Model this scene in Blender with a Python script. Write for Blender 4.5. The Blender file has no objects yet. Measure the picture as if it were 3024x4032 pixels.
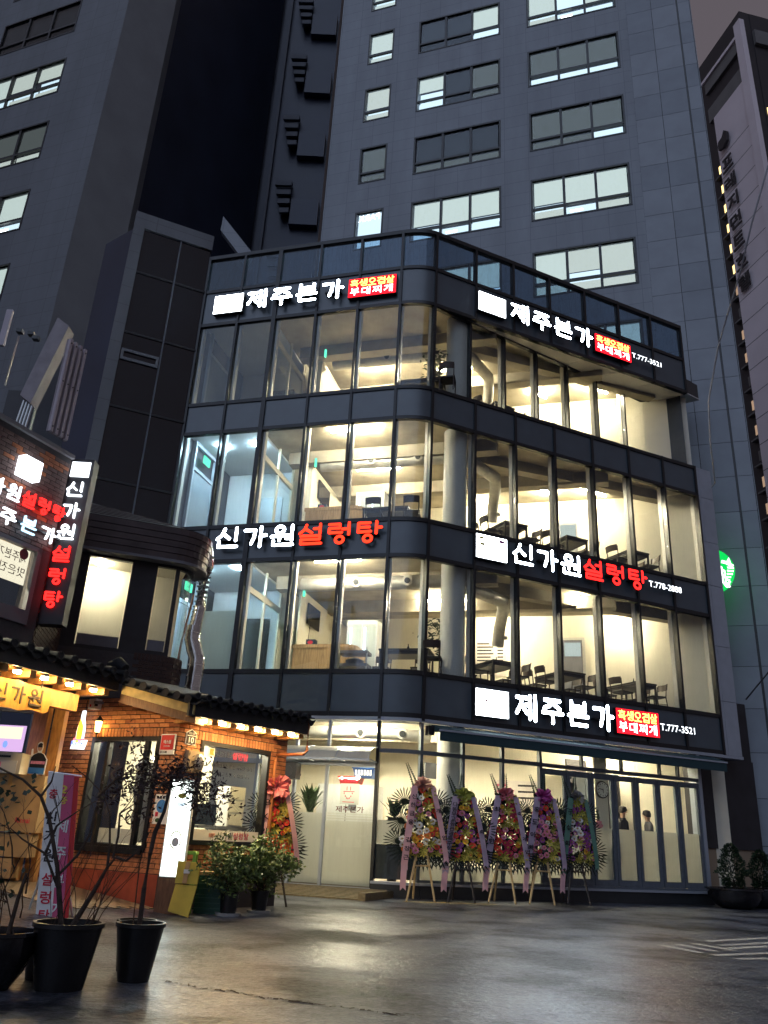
import bpy, bmesh, math, random
from mathutils import Vector, Matrix
R=math.radians; PI=math.pi
random.seed(7)
SC=bpy.context.scene; COL=SC.collection
# ---------------------------------------------------------------- camera, sky, exposure
cam=bpy.data.cameras.new('camera'); camo=bpy.data.objects.new('camera',cam); COL.objects.link(camo)
cam.sensor_fit='HORIZONTAL'; cam.sensor_width=36; cam.lens=36*3176.8/3024; cam.clip_start=.05; cam.clip_end=600
_p,_r=R(22.034),R(3.022)
_f=Vector((0,math.cos(_p),math.sin(_p))); _x=Vector((1,0,0)); _u=_x.cross(_f)
_x2=_x*math.cos(_r)+_u*math.sin(_r); _u2=_u*math.cos(_r)-_x*math.sin(_r)
camo.matrix_world=Matrix(((_x2.x,_u2.x,-_f.x,0),(_x2.y,_u2.y,-_f.y,0),(_x2.z,_u2.z,-_f.z,1.08),(0,0,0,1)))
SC.camera=camo
W=bpy.data.worlds.new('World'); SC.world=W; W.use_nodes=True
wn=W.node_tree; bg=wn.nodes['Background']
sky=wn.nodes.new('ShaderNodeTexSky'); sky.sky_type='NISHITA'; sky.sun_disc=False
sky.sun_elevation=R(-8); sky.sun_rotation=R(200)
mixw=wn.nodes.new('ShaderNodeMix'); mixw.data_type='RGBA'; mixw.blend_type='ADD'; mixw.inputs[0].default_value=1
# low cloud lit evenly by the city
mixw.inputs[7].default_value=(.74,.64,.74,1)
wn.links.new(sky.outputs[0],mixw.inputs[6]); wn.links.new(mixw.outputs[2],bg.inputs[0])
bg.inputs[1].default_value=.085
# added facade fill, standing in for cloud glow: dim, soft sun from behind the camera
fill_sun=bpy.data.lights.new('fill_sun','SUN'); fill_sun.energy=.40; fill_sun.angle=R(60); fill_sun.color=(.56,.71,1)
suno=bpy.data.objects.new('fill_sun',fill_sun); COL.objects.link(suno); suno.rotation_euler=(R(50),0,R(-24))
SC.view_settings.view_transform='Standard'; SC.view_settings.look='None'
SC.view_settings.exposure=.88; SC.view_settings.gamma=1; SC.view_settings.use_curve_mapping=False
SC.cycles.use_denoising=True; SC.cycles.denoising_input_passes='RGB_ALBEDO_NORMAL'
SC.cycles.max_bounces=5; SC.cycles.diffuse_bounces=3; SC.cycles.glossy_bounces=2; SC.cycles.transmission_bounces=2; SC.cycles.volume_bounces=0; SC.cycles.transparent_max_bounces=18
SC.cycles.use_adaptive_sampling=True; SC.cycles.adaptive_threshold=.03; SC.cycles.adaptive_min_samples=20
SC.cycles.sample_clamp_indirect=6; SC.cycles.caustics_reflective=False; SC.cycles.caustics_refractive=False

# ---------------------------------------------------------------- materials
def _nt(name):
    m=bpy.data.materials.new(name); m.use_nodes=True
    return m,m.node_tree.nodes,m.node_tree.links
def mat(name,col,rough=.6,metal=0,var=.12,scale=6,bump=0,emis=None,es=0,spec=.5,bscale=None,stretch=None):
    """principled surface with a little procedural unevenness in colour, gloss and relief"""
    m,n,l=_nt(name); b=n['Principled BSDF']
    b.inputs['Roughness'].default_value=rough; b.inputs['Metallic'].default_value=metal
    b.inputs['Specular IOR Level'].default_value=spec
    tc=n.new('ShaderNodeTexCoord'); mp=n.new('ShaderNodeMapping'); l.new(tc.outputs['Object'],mp.inputs[0])
    if stretch: mp.inputs['Scale'].default_value=stretch
    no=n.new('ShaderNodeTexNoise'); no.inputs['Scale'].default_value=scale; no.inputs['Detail'].default_value=5
    l.new(mp.outputs[0],no.inputs['Vector'])
    cr=n.new('ShaderNodeValToRGB'); c=Vector(col[:3])
    cr.color_ramp.elements[0].position=.3; cr.color_ramp.elements[1].position=.7
    cr.color_ramp.elements[0].color=(*[max(0,v*(1-var)) for v in c],1); cr.color_ramp.elements[1].color=(*[min(1,v*(1+var)) for v in c],1)
    l.new(no.outputs[0],cr.inputs[0]); l.new(cr.outputs[0],b.inputs['Base Color'])
    mr=n.new('ShaderNodeMapRange'); mr.inputs[3].default_value=max(.02,rough*.85); mr.inputs[4].default_value=min(1,rough*1.15)
    l.new(no.outputs[0],mr.inputs[0]); l.new(mr.outputs[0],b.inputs['Roughness'])
    if bump:
        n2=n.new('ShaderNodeTexNoise'); n2.inputs['Scale'].default_value=bscale or scale*6; n2.inputs['Detail'].default_value=6
        l.new(mp.outputs[0],n2.inputs['Vector'])
        bp=n.new('ShaderNodeBump'); bp.inputs['Strength'].default_value=bump; bp.inputs['Distance'].default_value=.02
        l.new(n2.outputs[0],bp.inputs['Height']); l.new(bp.outputs[0],b.inputs['Normal'])
    if emis: b.inputs['Emission Color'].default_value=(*emis,1); b.inputs['Emission Strength'].default_value=es
    return m
def glow(name,col,s):
    m,n,l=_nt(name); n.remove(n['Principled BSDF']); e=n.new('ShaderNodeEmission')
    e.inputs[0].default_value=(*col,1); e.inputs[1].default_value=s
    l.new(e.outputs[0],n['Material Output'].inputs[0]); return m
def glass(name,tint=(.93,.96,.95),rough=.015,ior=1.5,dirt=.04):
    m,n,l=_nt(name); n.remove(n['Principled BSDF'])
    t=n.new('ShaderNodeBsdfTransparent'); t.inputs[0].default_value=(*tint,1)
    g=n.new('ShaderNodeBsdfGlossy'); g.inputs['Roughness'].default_value=rough; g.inputs[0].default_value=(.9,.95,1,1)
    lw=n.new('ShaderNodeLayerWeight'); lw.inputs[0].default_value=.5
    pw=n.new('ShaderNodeMath'); pw.operation='POWER'; pw.inputs[1].default_value=5; l.new(lw.outputs['Facing'],pw.inputs[0])
    fr=n.new('ShaderNodeMapRange'); fr.inputs[3].default_value=.035; fr.inputs[4].default_value=.9; l.new(pw.outputs[0],fr.inputs[0])
    d=n.new('ShaderNodeBsdfDiffuse'); d.inputs[0].default_value=(.5,.52,.5,1)
    m1=n.new('ShaderNodeMixShader'); m2=n.new('ShaderNodeMixShader')
    tc=n.new('ShaderNodeTexCoord'); mp=n.new('ShaderNodeMapping'); mp.inputs['Scale'].default_value=(9,9,.8)
    no=n.new('ShaderNodeTexNoise'); no.inputs['Scale'].default_value=3; no.inputs['Detail'].default_value=6
    mr=n.new('ShaderNodeMapRange'); mr.inputs[1].default_value=.45; mr.inputs[2].default_value=.8; mr.inputs[3].default_value=dirt*.3; mr.inputs[4].default_value=dirt*2
    l.new(tc.outputs['Object'],mp.inputs[0]); l.new(mp.outputs[0],no.inputs['Vector']); l.new(no.outputs[0],mr.inputs[0])
    l.new(mr.outputs[0],m2.inputs[0])
    l.new(fr.outputs[0],m1.inputs[0]); l.new(t.outputs[0],m1.inputs[1]); l.new(g.outputs[0],m1.inputs[2])
    l.new(m1.outputs[0],m2.inputs[1]); l.new(d.outputs[0],m2.inputs[2])
    l.new(m2.outputs[0],n['Material Output'].inputs[0]); return m
def frost(name,col=(.8,.8,.76),clear=.0):
    m,n,l=_nt(name); n.remove(n['Principled BSDF'])
    d=n.new('ShaderNodeBsdfDiffuse'); d.inputs[0].default_value=(*[c*.55 for c in col],1)
    t=n.new('ShaderNodeBsdfTranslucent'); t.inputs[0].default_value=(*col,1)
    a=n.new('ShaderNodeMixShader'); a.inputs[0].default_value=.68
    l.new(d.outputs[0],a.inputs[1]); l.new(t.outputs[0],a.inputs[2]); out=a
    if clear:
        tr=n.new('ShaderNodeBsdfTransparent'); b=n.new('ShaderNodeMixShader'); b.inputs[0].default_value=clear
        l.new(a.outputs[0],b.inputs[1]); l.new(tr.outputs[0],b.inputs[2]); out=b
    l.new(out.outputs[0],n['Material Output'].inputs[0]); return m
def asphalt():
    m,n,l=_nt('wet_asphalt'); b=n['Principled BSDF']
    tc=n.new('ShaderNodeTexCoord')
    def noise(s,d=6,r=.55):
        x=n.new('ShaderNodeTexNoise'); x.inputs['Scale'].default_value=s; x.inputs['Detail'].default_value=d; x.inputs['Roughness'].default_value=r
        l.new(tc.outputs['Object'],x.inputs['Vector']); return x
    big=noise(1.1,3,.55); fine=noise(34,2,.6); mid=noise(10,4,.6)
    # wet film: where the big noise is low the stones stand in water
    wet=n.new('ShaderNodeMapRange'); wet.inputs[1].default_value=.30; wet.inputs[2].default_value=.72; l.new(big.outputs[0],wet.inputs[0])
    cr=n.new('ShaderNodeValToRGB'); cr.color_ramp.elements[0].color=(.046,.051,.066,1); cr.color_ramp.elements[1].color=(.14,.155,.195,1)
    cr.color_ramp.elements[0].position=.32; cr.color_ramp.elements[1].position=.72
    l.new(mid.outputs[0],cr.inputs[0])
    sp=n.new('ShaderNodeMix'); sp.data_type='RGBA'; sp.blend_type='MULTIPLY'; sp.inputs[0].default_value=.7
    c2=n.new('ShaderNodeValToRGB'); c2.color_ramp.elements[0].position=.35; c2.color_ramp.elements[1].position=.7
    c2.color_ramp.elements[0].color=(.25,.25,.25,1); c2.color_ramp.elements[1].color=(2.0,2.0,2.0,1); l.new(fine.outputs[0],c2.inputs[0])
    l.new(cr.outputs[0],sp.inputs[6]); l.new(c2.outputs[0],sp.inputs[7]); 
    rr=n.new('ShaderNodeMapRange'); rr.inputs[3].default_value=.285; rr.inputs[4].default_value=.37; l.new(wet.outputs[0],rr.inputs[0]); l.new(rr.outputs[0],b.inputs['Roughness'])
    bs=n.new('ShaderNodeMapRange'); bs.inputs[3].default_value=.10; bs.inputs[4].default_value=.30; l.new(wet.outputs[0],bs.inputs[0])
    bp=n.new('ShaderNodeBump'); bp.inputs['Distance'].default_value=.012; l.new(bs.outputs[0],bp.inputs['Strength']); l.new(fine.outputs[0],bp.inputs['Height'])
    bp2=n.new('ShaderNodeBump'); bp2.inputs['Distance'].default_value=.03; bp2.inputs['Strength'].default_value=.34; l.new(mid.outputs[0],bp2.inputs['Height']); l.new(bp.outputs[0],bp2.inputs['Normal'])
    l.new(bp2.outputs[0],b.inputs['Normal']); grit=noise(15,9,.85); sl=n.new('ShaderNodeMapRange'); sl.inputs[1].default_value=.38; sl.inputs[2].default_value=.62; sl.inputs[3].default_value=.06; sl.inputs[4].default_value=1.0; l.new(grit.outputs[0],sl.inputs[0]); pt=n.new('ShaderNodeMapRange'); pt.inputs[1].default_value=.40; pt.inputs[2].default_value=.56; pt.inputs[3].default_value=.22; pt.inputs[4].default_value=1.0; big2=noise(.8,7,.62); l.new(big2.outputs[0],pt.inputs[0])
    mu=n.new('ShaderNodeMath'); mu.operation='MULTIPLY'; l.new(sl.outputs[0],mu.inputs[0]); l.new(pt.outputs[0],mu.inputs[1]); l.new(mu.outputs[0],b.inputs['Specular IOR Level'])
    cm=n.new('ShaderNodeMix'); cm.data_type='RGBA'; cm.blend_type='MULTIPLY'; cm.inputs[0].default_value=1; l.new(sp.outputs[2],cm.inputs[6]); l.new(pt.outputs[0],cm.inputs[7]); l.new(cm.outputs[2],b.inputs['Base Color'])
    return m
M={}
def mk(k,*a,**kw): M[k]=mat(k,*a,**kw); return M[k]
M['asphalt']=asphalt()
def tiled(name,col,az,w,h,rough=.55,dark=.72):
    """wall tiles too far away to tell apart: fine joints in the material only"""
    m,n,l=_nt(name); b=n['Principled BSDF']; b.inputs['Roughness'].default_value=rough
    tc=n.new('ShaderNodeTexCoord'); mp=n.new('ShaderNodeMapping'); mp.inputs['Rotation'].default_value=(0,0,R(-az)); l.new(tc.outputs['Object'],mp.inputs[0])
    sx=n.new('ShaderNodeSeparateXYZ'); cx=n.new('ShaderNodeCombineXYZ'); l.new(mp.outputs[0],sx.inputs[0]); l.new(sx.outputs[0],cx.inputs[0]); l.new(sx.outputs[2],cx.inputs[1])
    bt=n.new('ShaderNodeTexBrick'); bt.offset=0; bt.inputs['Scale'].default_value=1; bt.inputs['Mortar Size'].default_value=.012; bt.inputs['Brick Width'].default_value=w; bt.inputs['Row Height'].default_value=h
    bt.inputs['Color1'].default_value=(*col,1); bt.inputs['Color2'].default_value=(*[c*.95 for c in col],1); bt.inputs['Mortar'].default_value=(*[c*dark for c in col],1); l.new(cx.outputs[0],bt.inputs[0])
    no=n.new('ShaderNodeTexNoise'); no.inputs['Scale'].default_value=.35; no.inputs['Detail'].default_value=8; no.inputs['Roughness'].default_value=.65; mp2=n.new('ShaderNodeMapping'); mp2.inputs['Scale'].default_value=(2.5,2.5,.5); l.new(tc.outputs['Object'],mp2.inputs[0]); l.new(mp2.outputs[0],no.inputs['Vector'])
    mr=n.new('ShaderNodeMapRange'); mr.inputs[1].default_value=.3; mr.inputs[2].default_value=.7; mr.inputs[3].default_value=.80; mr.inputs[4].default_value=1.08; l.new(no.outputs[0],mr.inputs[0])
    mx=n.new('ShaderNodeMix'); mx.data_type='RGBA'; mx.blend_type='MULTIPLY'; mx.inputs[0].default_value=1; l.new(bt.outputs[0],mx.inputs[6]); l.new(mr.outputs[0],mx.inputs[7]); l.new(mx.outputs[2],b.inputs['Base Color'])
    return m
M['tower_tile']=tiled('tower_tile',(.30,.335,.375),-18.25,.98,.601); M['tower_grey']=tiled('tower_grey',(.165,.18,.20),-20.5,1.2,.6)
mk('dark_room',(.020,.024,.030),.6,scale=3,spec=.2); mk('paver',(.20,.15,.10),.45,bump=.5,scale=5,bscale=40,var=.3)
mk('marking',(.42,.42,.40),.45,bump=.3,scale=20,var=.3); mk('marking_yellow',(.45,.30,.05),.5,scale=15,var=.35)
mk('tower_panel',(.30,.335,.375),.5,scale=1.2,var=.10,bump=.05); mk('tower_tile2',(.27,.305,.345),.55,scale=1.0,var=.12,bump=.05)
mk('tower_band',(.27,.285,.30),.6,scale=.8,var=.1)
mk('dark_tower',(.036,.046,.080),.45,scale=.5,var=.2); mk('dark_slat',(.09,.10,.125),.6,scale=2)
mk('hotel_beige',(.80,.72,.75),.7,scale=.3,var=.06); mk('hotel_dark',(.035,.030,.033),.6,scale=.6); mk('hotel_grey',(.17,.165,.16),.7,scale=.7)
mk('black_metal',(.012,.013,.015),.35,metal=0,scale=8); mk('dark_frame',(.03,.033,.036),.4,scale=8)
mk('slate_frame',(.12,.14,.165),.42,scale=8)
mk('inner_frame',(.55,.53,.48),.5,scale=8,var=.06)
mk('spandrel',(.060,.085,.105),.33,scale=2,var=.12,spec=.9); mk('dark_glass',(.010,.014,.020),.12,scale=2,spec=.8)
mk('alu',(.42,.46,.52),.38,metal=.25,scale=4,var=.06); mk('alu_bright',(.60,.62,.64),.3,metal=.7,scale=6)
mk('soffit',(.60,.58,.55),.45,scale=3,var=.05)
mk('plaster',(.74,.69,.56),.8,scale=2,var=.05); mk('plaster_white',(.72,.74,.76),.75,scale=2,var=.04)
mk('concrete',(.46,.40,.29),.85,scale=1.4,var=.28,bump=.25,bscale=14); mk('concrete_beam',(.36,.32,.25),.85,scale=2,var=.2,bump=.2,bscale=14)
mk('floor_tile',(.30,.27,.22),.5,scale=3); mk('column_white',(.62,.61,.57),.6,scale=3,var=.05)
mk('duct',(.50,.49,.46),.42,metal=.5,scale=5,var=.15); mk('duct_silver',(.66,.64,.60),.20,metal=1,scale=7,var=.15)
mk('wood_dark',(.035,.022,.016),.45,scale=6,stretch=(1,1,8)); mk('table_black',(.022,.018,.017),.4,scale=6)
mk('wood_counter',(.42,.27,.13),.5,scale=3,stretch=(14,14,1),var=.3)
mk('cushion',(.02,.02,.022),.6)
mk('white_gloss',(.75,.76,.76),.3,scale=3,var=.03); mk('screen',(.01,.01,.012),.08)
mk('black_plastic',(.010,.010,.011),.38,scale=9,bump=.1); mk('soil',(.045,.03,.02),.95,scale=20,bump=.8,var=.4)
mk('plant',(.045,.10,.025),.5,scale=14,var=.5); mk('plant_dark',(.018,.04,.018),.55,scale=14,var=.5); mk('plant_maple',(.030,.014,.016),.6,scale=14,var=.5)
mk('shrub',(.12,.18,.05),.5,scale=16,var=.55)
mk('bark',(.055,.038,.028),.8,scale=25,bump=.6,var=.4)
mk('palm',(.010,.020,.012),.45,scale=10,var=.4)
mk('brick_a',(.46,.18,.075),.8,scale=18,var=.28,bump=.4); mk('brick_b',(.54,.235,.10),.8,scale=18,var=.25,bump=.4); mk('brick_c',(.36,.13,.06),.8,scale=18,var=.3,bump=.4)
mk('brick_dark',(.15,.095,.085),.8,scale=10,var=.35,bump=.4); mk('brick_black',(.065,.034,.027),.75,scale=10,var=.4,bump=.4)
mk('mortar',(.05,.035,.028),.9,scale=20,bump=.5); mk('mortar_grey',(.07,.065,.07),.9,scale=20)
mk('plinth_red',(.33,.065,.03),.55,scale=4,var=.3,bump=.2)
mk('roof_tile',(.018,.019,.022),.65,scale=14,var=.4,bump=.35,spec=.25); mk('fascia_dark',(.035,.034,.034),.6,scale=3,var=.5)
mk('timber',(.45,.23,.075),.55,scale=3,stretch=(12,2,2),var=.3,bump=.2); mk('timber_pale',(.52,.40,.16),.65,scale=6,var=.35); mk('timber_dark',(.16,.075,.035),.6,scale=4,stretch=(10,2,2),var=.3)
mk('board_wood',(.48,.25,.05),.4,scale=2.5,stretch=(9,9,1.2),var=.22); mk('carved',(.05,.035,.02),.7)
mk('clad_dark',(.028,.026,.030),.5,scale=3,var=.25); mk('clad_metal',(.075,.055,.055),.45,metal=.2,scale=3,var=.3)
mk('grey_sill',(.17,.17,.19),.6,scale=4); mk('corrugated',(.48,.43,.48),.5,scale=3,var=.08); mk('chute',(.30,.27,.29),.55,scale=4,var=.2)
mk('pipe_brown',(.23,.075,.03),.5,scale=9); mk('pipe_orange',(.42,.16,.06),.5,scale=9)
mk('cardboard',(.42,.27,.12),.85,scale=4,var=.14,bump=.1); mk('cardboard_yellow',(.55,.42,.06),.8,scale=4,var=.16,bump=.1); mk('paper',(.78,.77,.72),.8,scale=4,var=.04)
mk('red_paint',(.62,.02,.025),.45,var=.06); mk('pink_banner',(.62,.10,.22),.6,var=.06); mk('red_banner',(.60,.03,.03),.6,var=.08); mk('yellow_print',(.8,.62,.08),.6)
mk('red_print',(.6,.02,.05),.6); mk('black_print',(.015,.012,.016),.5); mk('white_print',(.82,.82,.80),.6); mk('maroon_print',(.12,.02,.02),.5); mk('blue_print',(.05,.22,.55),.5)
mk('green_plastic',(.02,.09,.06),.4,scale=5); mk('lime_plastic',(.30,.62,.10),.4,scale=5); mk('blue_plastic',(.02,.09,.35),.4); mk('red_plastic',(.65,.04,.03),.4); mk('navy_plastic',(.015,.03,.06),.4)
mk('deck_wood',(.20,.155,.085),.32,scale=4,stretch=(1.5,14,4),var=.35,bump=.25); mk('leg_wood',(.50,.36,.17),.6,scale=8,stretch=(8,8,1)); mk('leg_dark',(.035,.028,.025),.6)
mk('ceramic',(.012,.012,.014),.12,scale=6,spec=.8); mk('saucer',(.5,.5,.47),.4)
mk('pink_net',(.75,.25,.30),.6,var=.2,scale=30); mk('pink_ribbon',(.74,.44,.47),.32,var=.08); mk('lilac_ribbon',(.46,.37,.48),.32,var=.12); mk('green_ribbon',(.12,.26,.20),.35,var=.12); mk('lime_net',(.42,.46,.10),.6,var=.25,scale=30); mk('magenta_net',(.50,.09,.34),.6,var=.2,scale=30); mk('grey_net',(.34,.33,.33),.6,var=.2,scale=30)
for k,c in dict(f_red=(.78,.07,.04),f_pink=(.86,.30,.44),f_white=(.88,.84,.76),f_yellow=(.78,.48,.04),f_maroon=(.48,.03,.08),f_purple=(.36,.08,.34),f_lime=(.38,.34,.05),f_orange=(.75,.20,.03),f_core=(.40,.25,.04)).items(): mk(k,c,.6,scale=40,var=.3)
mk('skin',(.50,.30,.21),.55,scale=5,var=.05); mk('hair',(.012,.010,.010),.5); mk('cloth_black',(.018,.018,.022),.85,scale=20); mk('cloth_grey',(.06,.06,.07),.85)
mk('cable',(.35,.35,.38),.5); mk('cable_black',(.012,.012,.014),.5); mk('steel',(.45,.45,.44),.3,metal=.8)
mk('teal_fabric',(.020,.055,.065),.7,scale=5); mk('polycarb',(.46,.44,.38),.35,scale=3); mk('beige_wall',(.33,.25,.17),.8,scale=2)
mk('gold',(.6,.42,.15),.3,metal=.6); mk('menu_paper',(.66,.60,.56),.7,scale=5)
M['glass']=glass('clear_glass',tint=(.94,.965,.955),dirt=.014); M['guard_glass']=glass('guard_glass',tint=(.55,.66,.76),dirt=.10); M['smoke_glass']=glass('smoke_glass',tint=(.10,.12,.16),dirt=.02)
M['frost']=frost('frosted_film',(.80,.80,.76)); M['frost_light']=frost('frosted_light',(.8,.8,.76),.35); M['net']=frost('organza',(.8,.45,.42),.35)
M['tube']=glow('tube_light',(1,.87,.62),270); M['tube_white']=glow('downlight',(.55,.82,1),300); M['lamp_warm']=glow('warm_lamp',(1,.68,.30),165)
M['led_white']=glow('led_white',(.74,.86,1),20); M['led_red']=glow('led_red',(1,.014,.012),2.4); M['led_orange']=glow('led_orange',(1,.028,.01),2.2); M['led_panel']=glow('led_panel',(1,.01,.02),1.5); M['led_yellow']=glow('led_yellow',(1,.72,.10),3.2); M['led_box']=glow('led_box',(.86,.93,1),9); M['led_soft']=glow('led_soft',(.86,.92,1),2.2); M['led_ice']=glow('led_ice',(.45,.78,1),1.3)
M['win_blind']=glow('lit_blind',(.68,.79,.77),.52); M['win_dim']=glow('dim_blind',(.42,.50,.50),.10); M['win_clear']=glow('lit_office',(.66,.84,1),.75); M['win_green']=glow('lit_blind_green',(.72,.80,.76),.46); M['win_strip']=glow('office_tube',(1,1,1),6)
M['win_warm']=glow('lit_room_warm',(1,.70,.28),1.3); M['win_warm_dim']=glow('lit_room_dim',(.9,.6,.4),.25)
M['star_green']=glow('star_green',(.004,.50,.075),.9); M['star_white']=glow('star_white',(.92,1,.97),1.4)
M['exit_green']=glow('exit_green',(.12,.95,.55),.9); M['lightbox']=glow('lightbox',(.86,.97,.90),2.4); M['kelly_white']=glow('neon_white',(.85,.9,1),1.3); M['kelly_amber']=glow('neon_amber',(1,.48,.04),1.5); M['neon_blue']=glow('neon_blue',(.10,.16,.9),1.6); M['neon_pink']=glow('neon_pink',(1,.12,.15),2)
M['lantern']=glow('lantern_glass',(1,.62,.16),14); M['poster_lit']=glow('poster_lit',(.62,.40,.70),.7); M['poster_pale']=glow('poster_pale',(.9,.8,.62),.7); M['fridge_lit']=glow('fridge_lit',(.75,.92,1),2.4)

# ---------------------------------------------------------------- geometry helpers
class Fr:
    """a plan frame: origin, azimuth of the wall line; s along it, o behind it, z up"""
    def __init__(s,x,y,az): s.o=Vector((x,y,0)); s.a=R(az); s.d=Vector((math.cos(s.a),math.sin(s.a),0)); s.n=Vector((-s.d.y,s.d.x,0))
    def p(f,s,o,z): return f.o+f.d*s+f.n*o+Vector((0,0,z))
class MB:
    def __init__(s): s.v=[]; s.f=[]
    def add(s,vs,fs):
        b=len(s.v); s.v+= [tuple(v) for v in vs]; s.f+=[tuple(i+b for i in f) for f in fs]; return s
    def hexa(s,c): return s.add(c,[(0,3,2,1),(4,5,6,7),(0,1,5,4),(1,2,6,5),(2,3,7,6),(3,0,4,7)])
    def box(s,F,s0,s1,o0,o1,z0,z1): return s.hexa([F.p(a,b,c) for c in (z0,z1) for a,b in ((s0,o0),(s1,o0),(s1,o1),(s0,o1))])
    def wbox(s,x0,x1,y0,y1,z0,z1): return s.hexa([Vector((a,b,c)) for c in (z0,z1) for a,b in ((x0,y0),(x1,y0),(x1,y1),(x0,y1))])
    def prism(s,pts,d):
        """polygon pts (3D, planar) pushed along vector d"""
        n=len(pts); d=Vector(d); P=[Vector(p) for p in pts]
        return s.add(P+[p+d for p in P],[tuple(range(n-1,-1,-1)),tuple(range(n,2*n))]+[(i,(i+1)%n,n+(i+1)%n,n+i) for i in range(n)])
    def tube(s,pts,r,n=8,cap=True):
        pts=[Vector(p) for p in pts]; rs=r if isinstance(r,(list,tuple)) else [r]*len(pts)
        rings=[]
        up=Vector((0,0,1))
        for i,p in enumerate(pts):
            t=(pts[min(i+1,len(pts)-1)]-pts[max(i-1,0)]).normalized()
            a=t.cross(up)
            if a.length<.05: a=t.cross(Vector((1,0,0)))
            a.normalize(); b=t.cross(a)
            rings.append([p+(a*math.cos(2*PI*k/n)+b*math.sin(2*PI*k/n))*rs[i] for k in range(n)])
        V=[v for g in rings for v in g]; Fs=[]
        for i in range(len(pts)-1):
            for k in range(n): Fs.append((i*n+k,i*n+(k+1)%n,(i+1)*n+(k+1)%n,(i+1)*n+k))
        if cap: Fs+= [tuple(range(n-1,-1,-1)),tuple(range((len(pts)-1)*n,len(pts)*n))]
        return s.add(V,Fs)
    def lathe(s,c,prof,n=20,closed=False):
        """prof: list of (r,z) turned about the vertical through c"""
        c=Vector(c); V=[]; Fs=[]
        for r,z in prof:
            for k in range(n): V.append(c+Vector((r*math.cos(2*PI*k/n),r*math.sin(2*PI*k/n),z)))
        for i in range(len(prof)-1):
            for k in range(n): Fs.append((i*n+k,i*n+(k+1)%n,(i+1)*n+(k+1)%n,(i+1)*n+k))
        if not closed: Fs+=[tuple(range(n-1,-1,-1)),tuple(range((len(prof)-1)*n,len(prof)*n))]
        return s.add(V,Fs)
    def disc(s,c,ax,ay,r,d,n=20,r2=None):
        c=Vector(c); ax=Vector(ax); ay=Vector(ay); r2=r2 or r
        return s.prism([c+ax*(r*math.cos(2*PI*k/n))+ay*(r2*math.sin(2*PI*k/n)) for k in range(n)],d)
    def mesh(s,name):
        me=bpy.data.meshes.new(name); me.from_pydata(s.v,[],s.f); me.validate(); me.update()
        bm=bmesh.new(); bm.from_mesh(me); bmesh.ops.recalc_face_normals(bm,faces=bm.faces); bm.to_mesh(me); bm.free()
        return me
    def build(s,name,m,parent=None,smooth=False,**kw): return link(name,s.mesh(name),m,parent,smooth,**kw)
def setprops(o,label=None,cat=None,group=None,kind=None):
    if label: o['label']=label
    if cat: o['category']=cat
    if group: o['group']=group
    if kind: o['kind']=kind
    return o
def link(name,me,m,parent=None,smooth=False,**kw):
    if m is not None:
        me.materials.clear(); me.materials.append(M[m] if isinstance(m,str) else m)
    if smooth:
        for p in me.polygons: p.use_smooth=True
        try: me.set_sharp_from_angle(angle=R(40))
        except Exception: pass
    o=bpy.data.objects.new(name,me); COL.objects.link(o)
    if parent: adopt(o,parent)
    return setprops(o,**kw)
def adopt(o,parent):
    o.parent=parent; o.matrix_parent_inverse=PW[parent.name].inverted() if parent.name in PW else Matrix()
    PW[o.name]=o.matrix_basis.copy()
PW={}
def thing(name,label,cat,loc=(0,0,0),group=None):
    o=bpy.data.objects.new(name,None); COL.objects.link(o); o.location=loc; o.empty_display_size=.2
    PW[o.name]=Matrix.Translation(Vector(loc)); return setprops(o,label,cat,group)
def inst(name,me,loc,rotz,parent,rot=None,scale=None):
    """a piece that shares mesh data, placed in world coordinates under its parent"""
    o=bpy.data.objects.new(name,me); COL.objects.link(o); o.location=loc
    o.rotation_euler=rot if rot else (0,0,rotz)
    if scale: o.scale=scale if hasattr(scale,'__len__') else (scale,)*3
    if parent: adopt(o,parent)
    return o
def copy_tree(o,loc,rotz,label=None,group=None,parent=None):
    c=o.copy(); COL.objects.link(c)
    if parent is None:
        c.location=loc; c.rotation_euler=(0,0,rotz)
        if label: c['label']=label
        if group: c['group']=group
    else: c.parent=parent; c.matrix_parent_inverse=o.matrix_parent_inverse.copy()
    for ch in [x for x in list(bpy.data.objects) if x.parent==o]: copy_tree(ch,None,None,parent=c)
    return c
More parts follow.
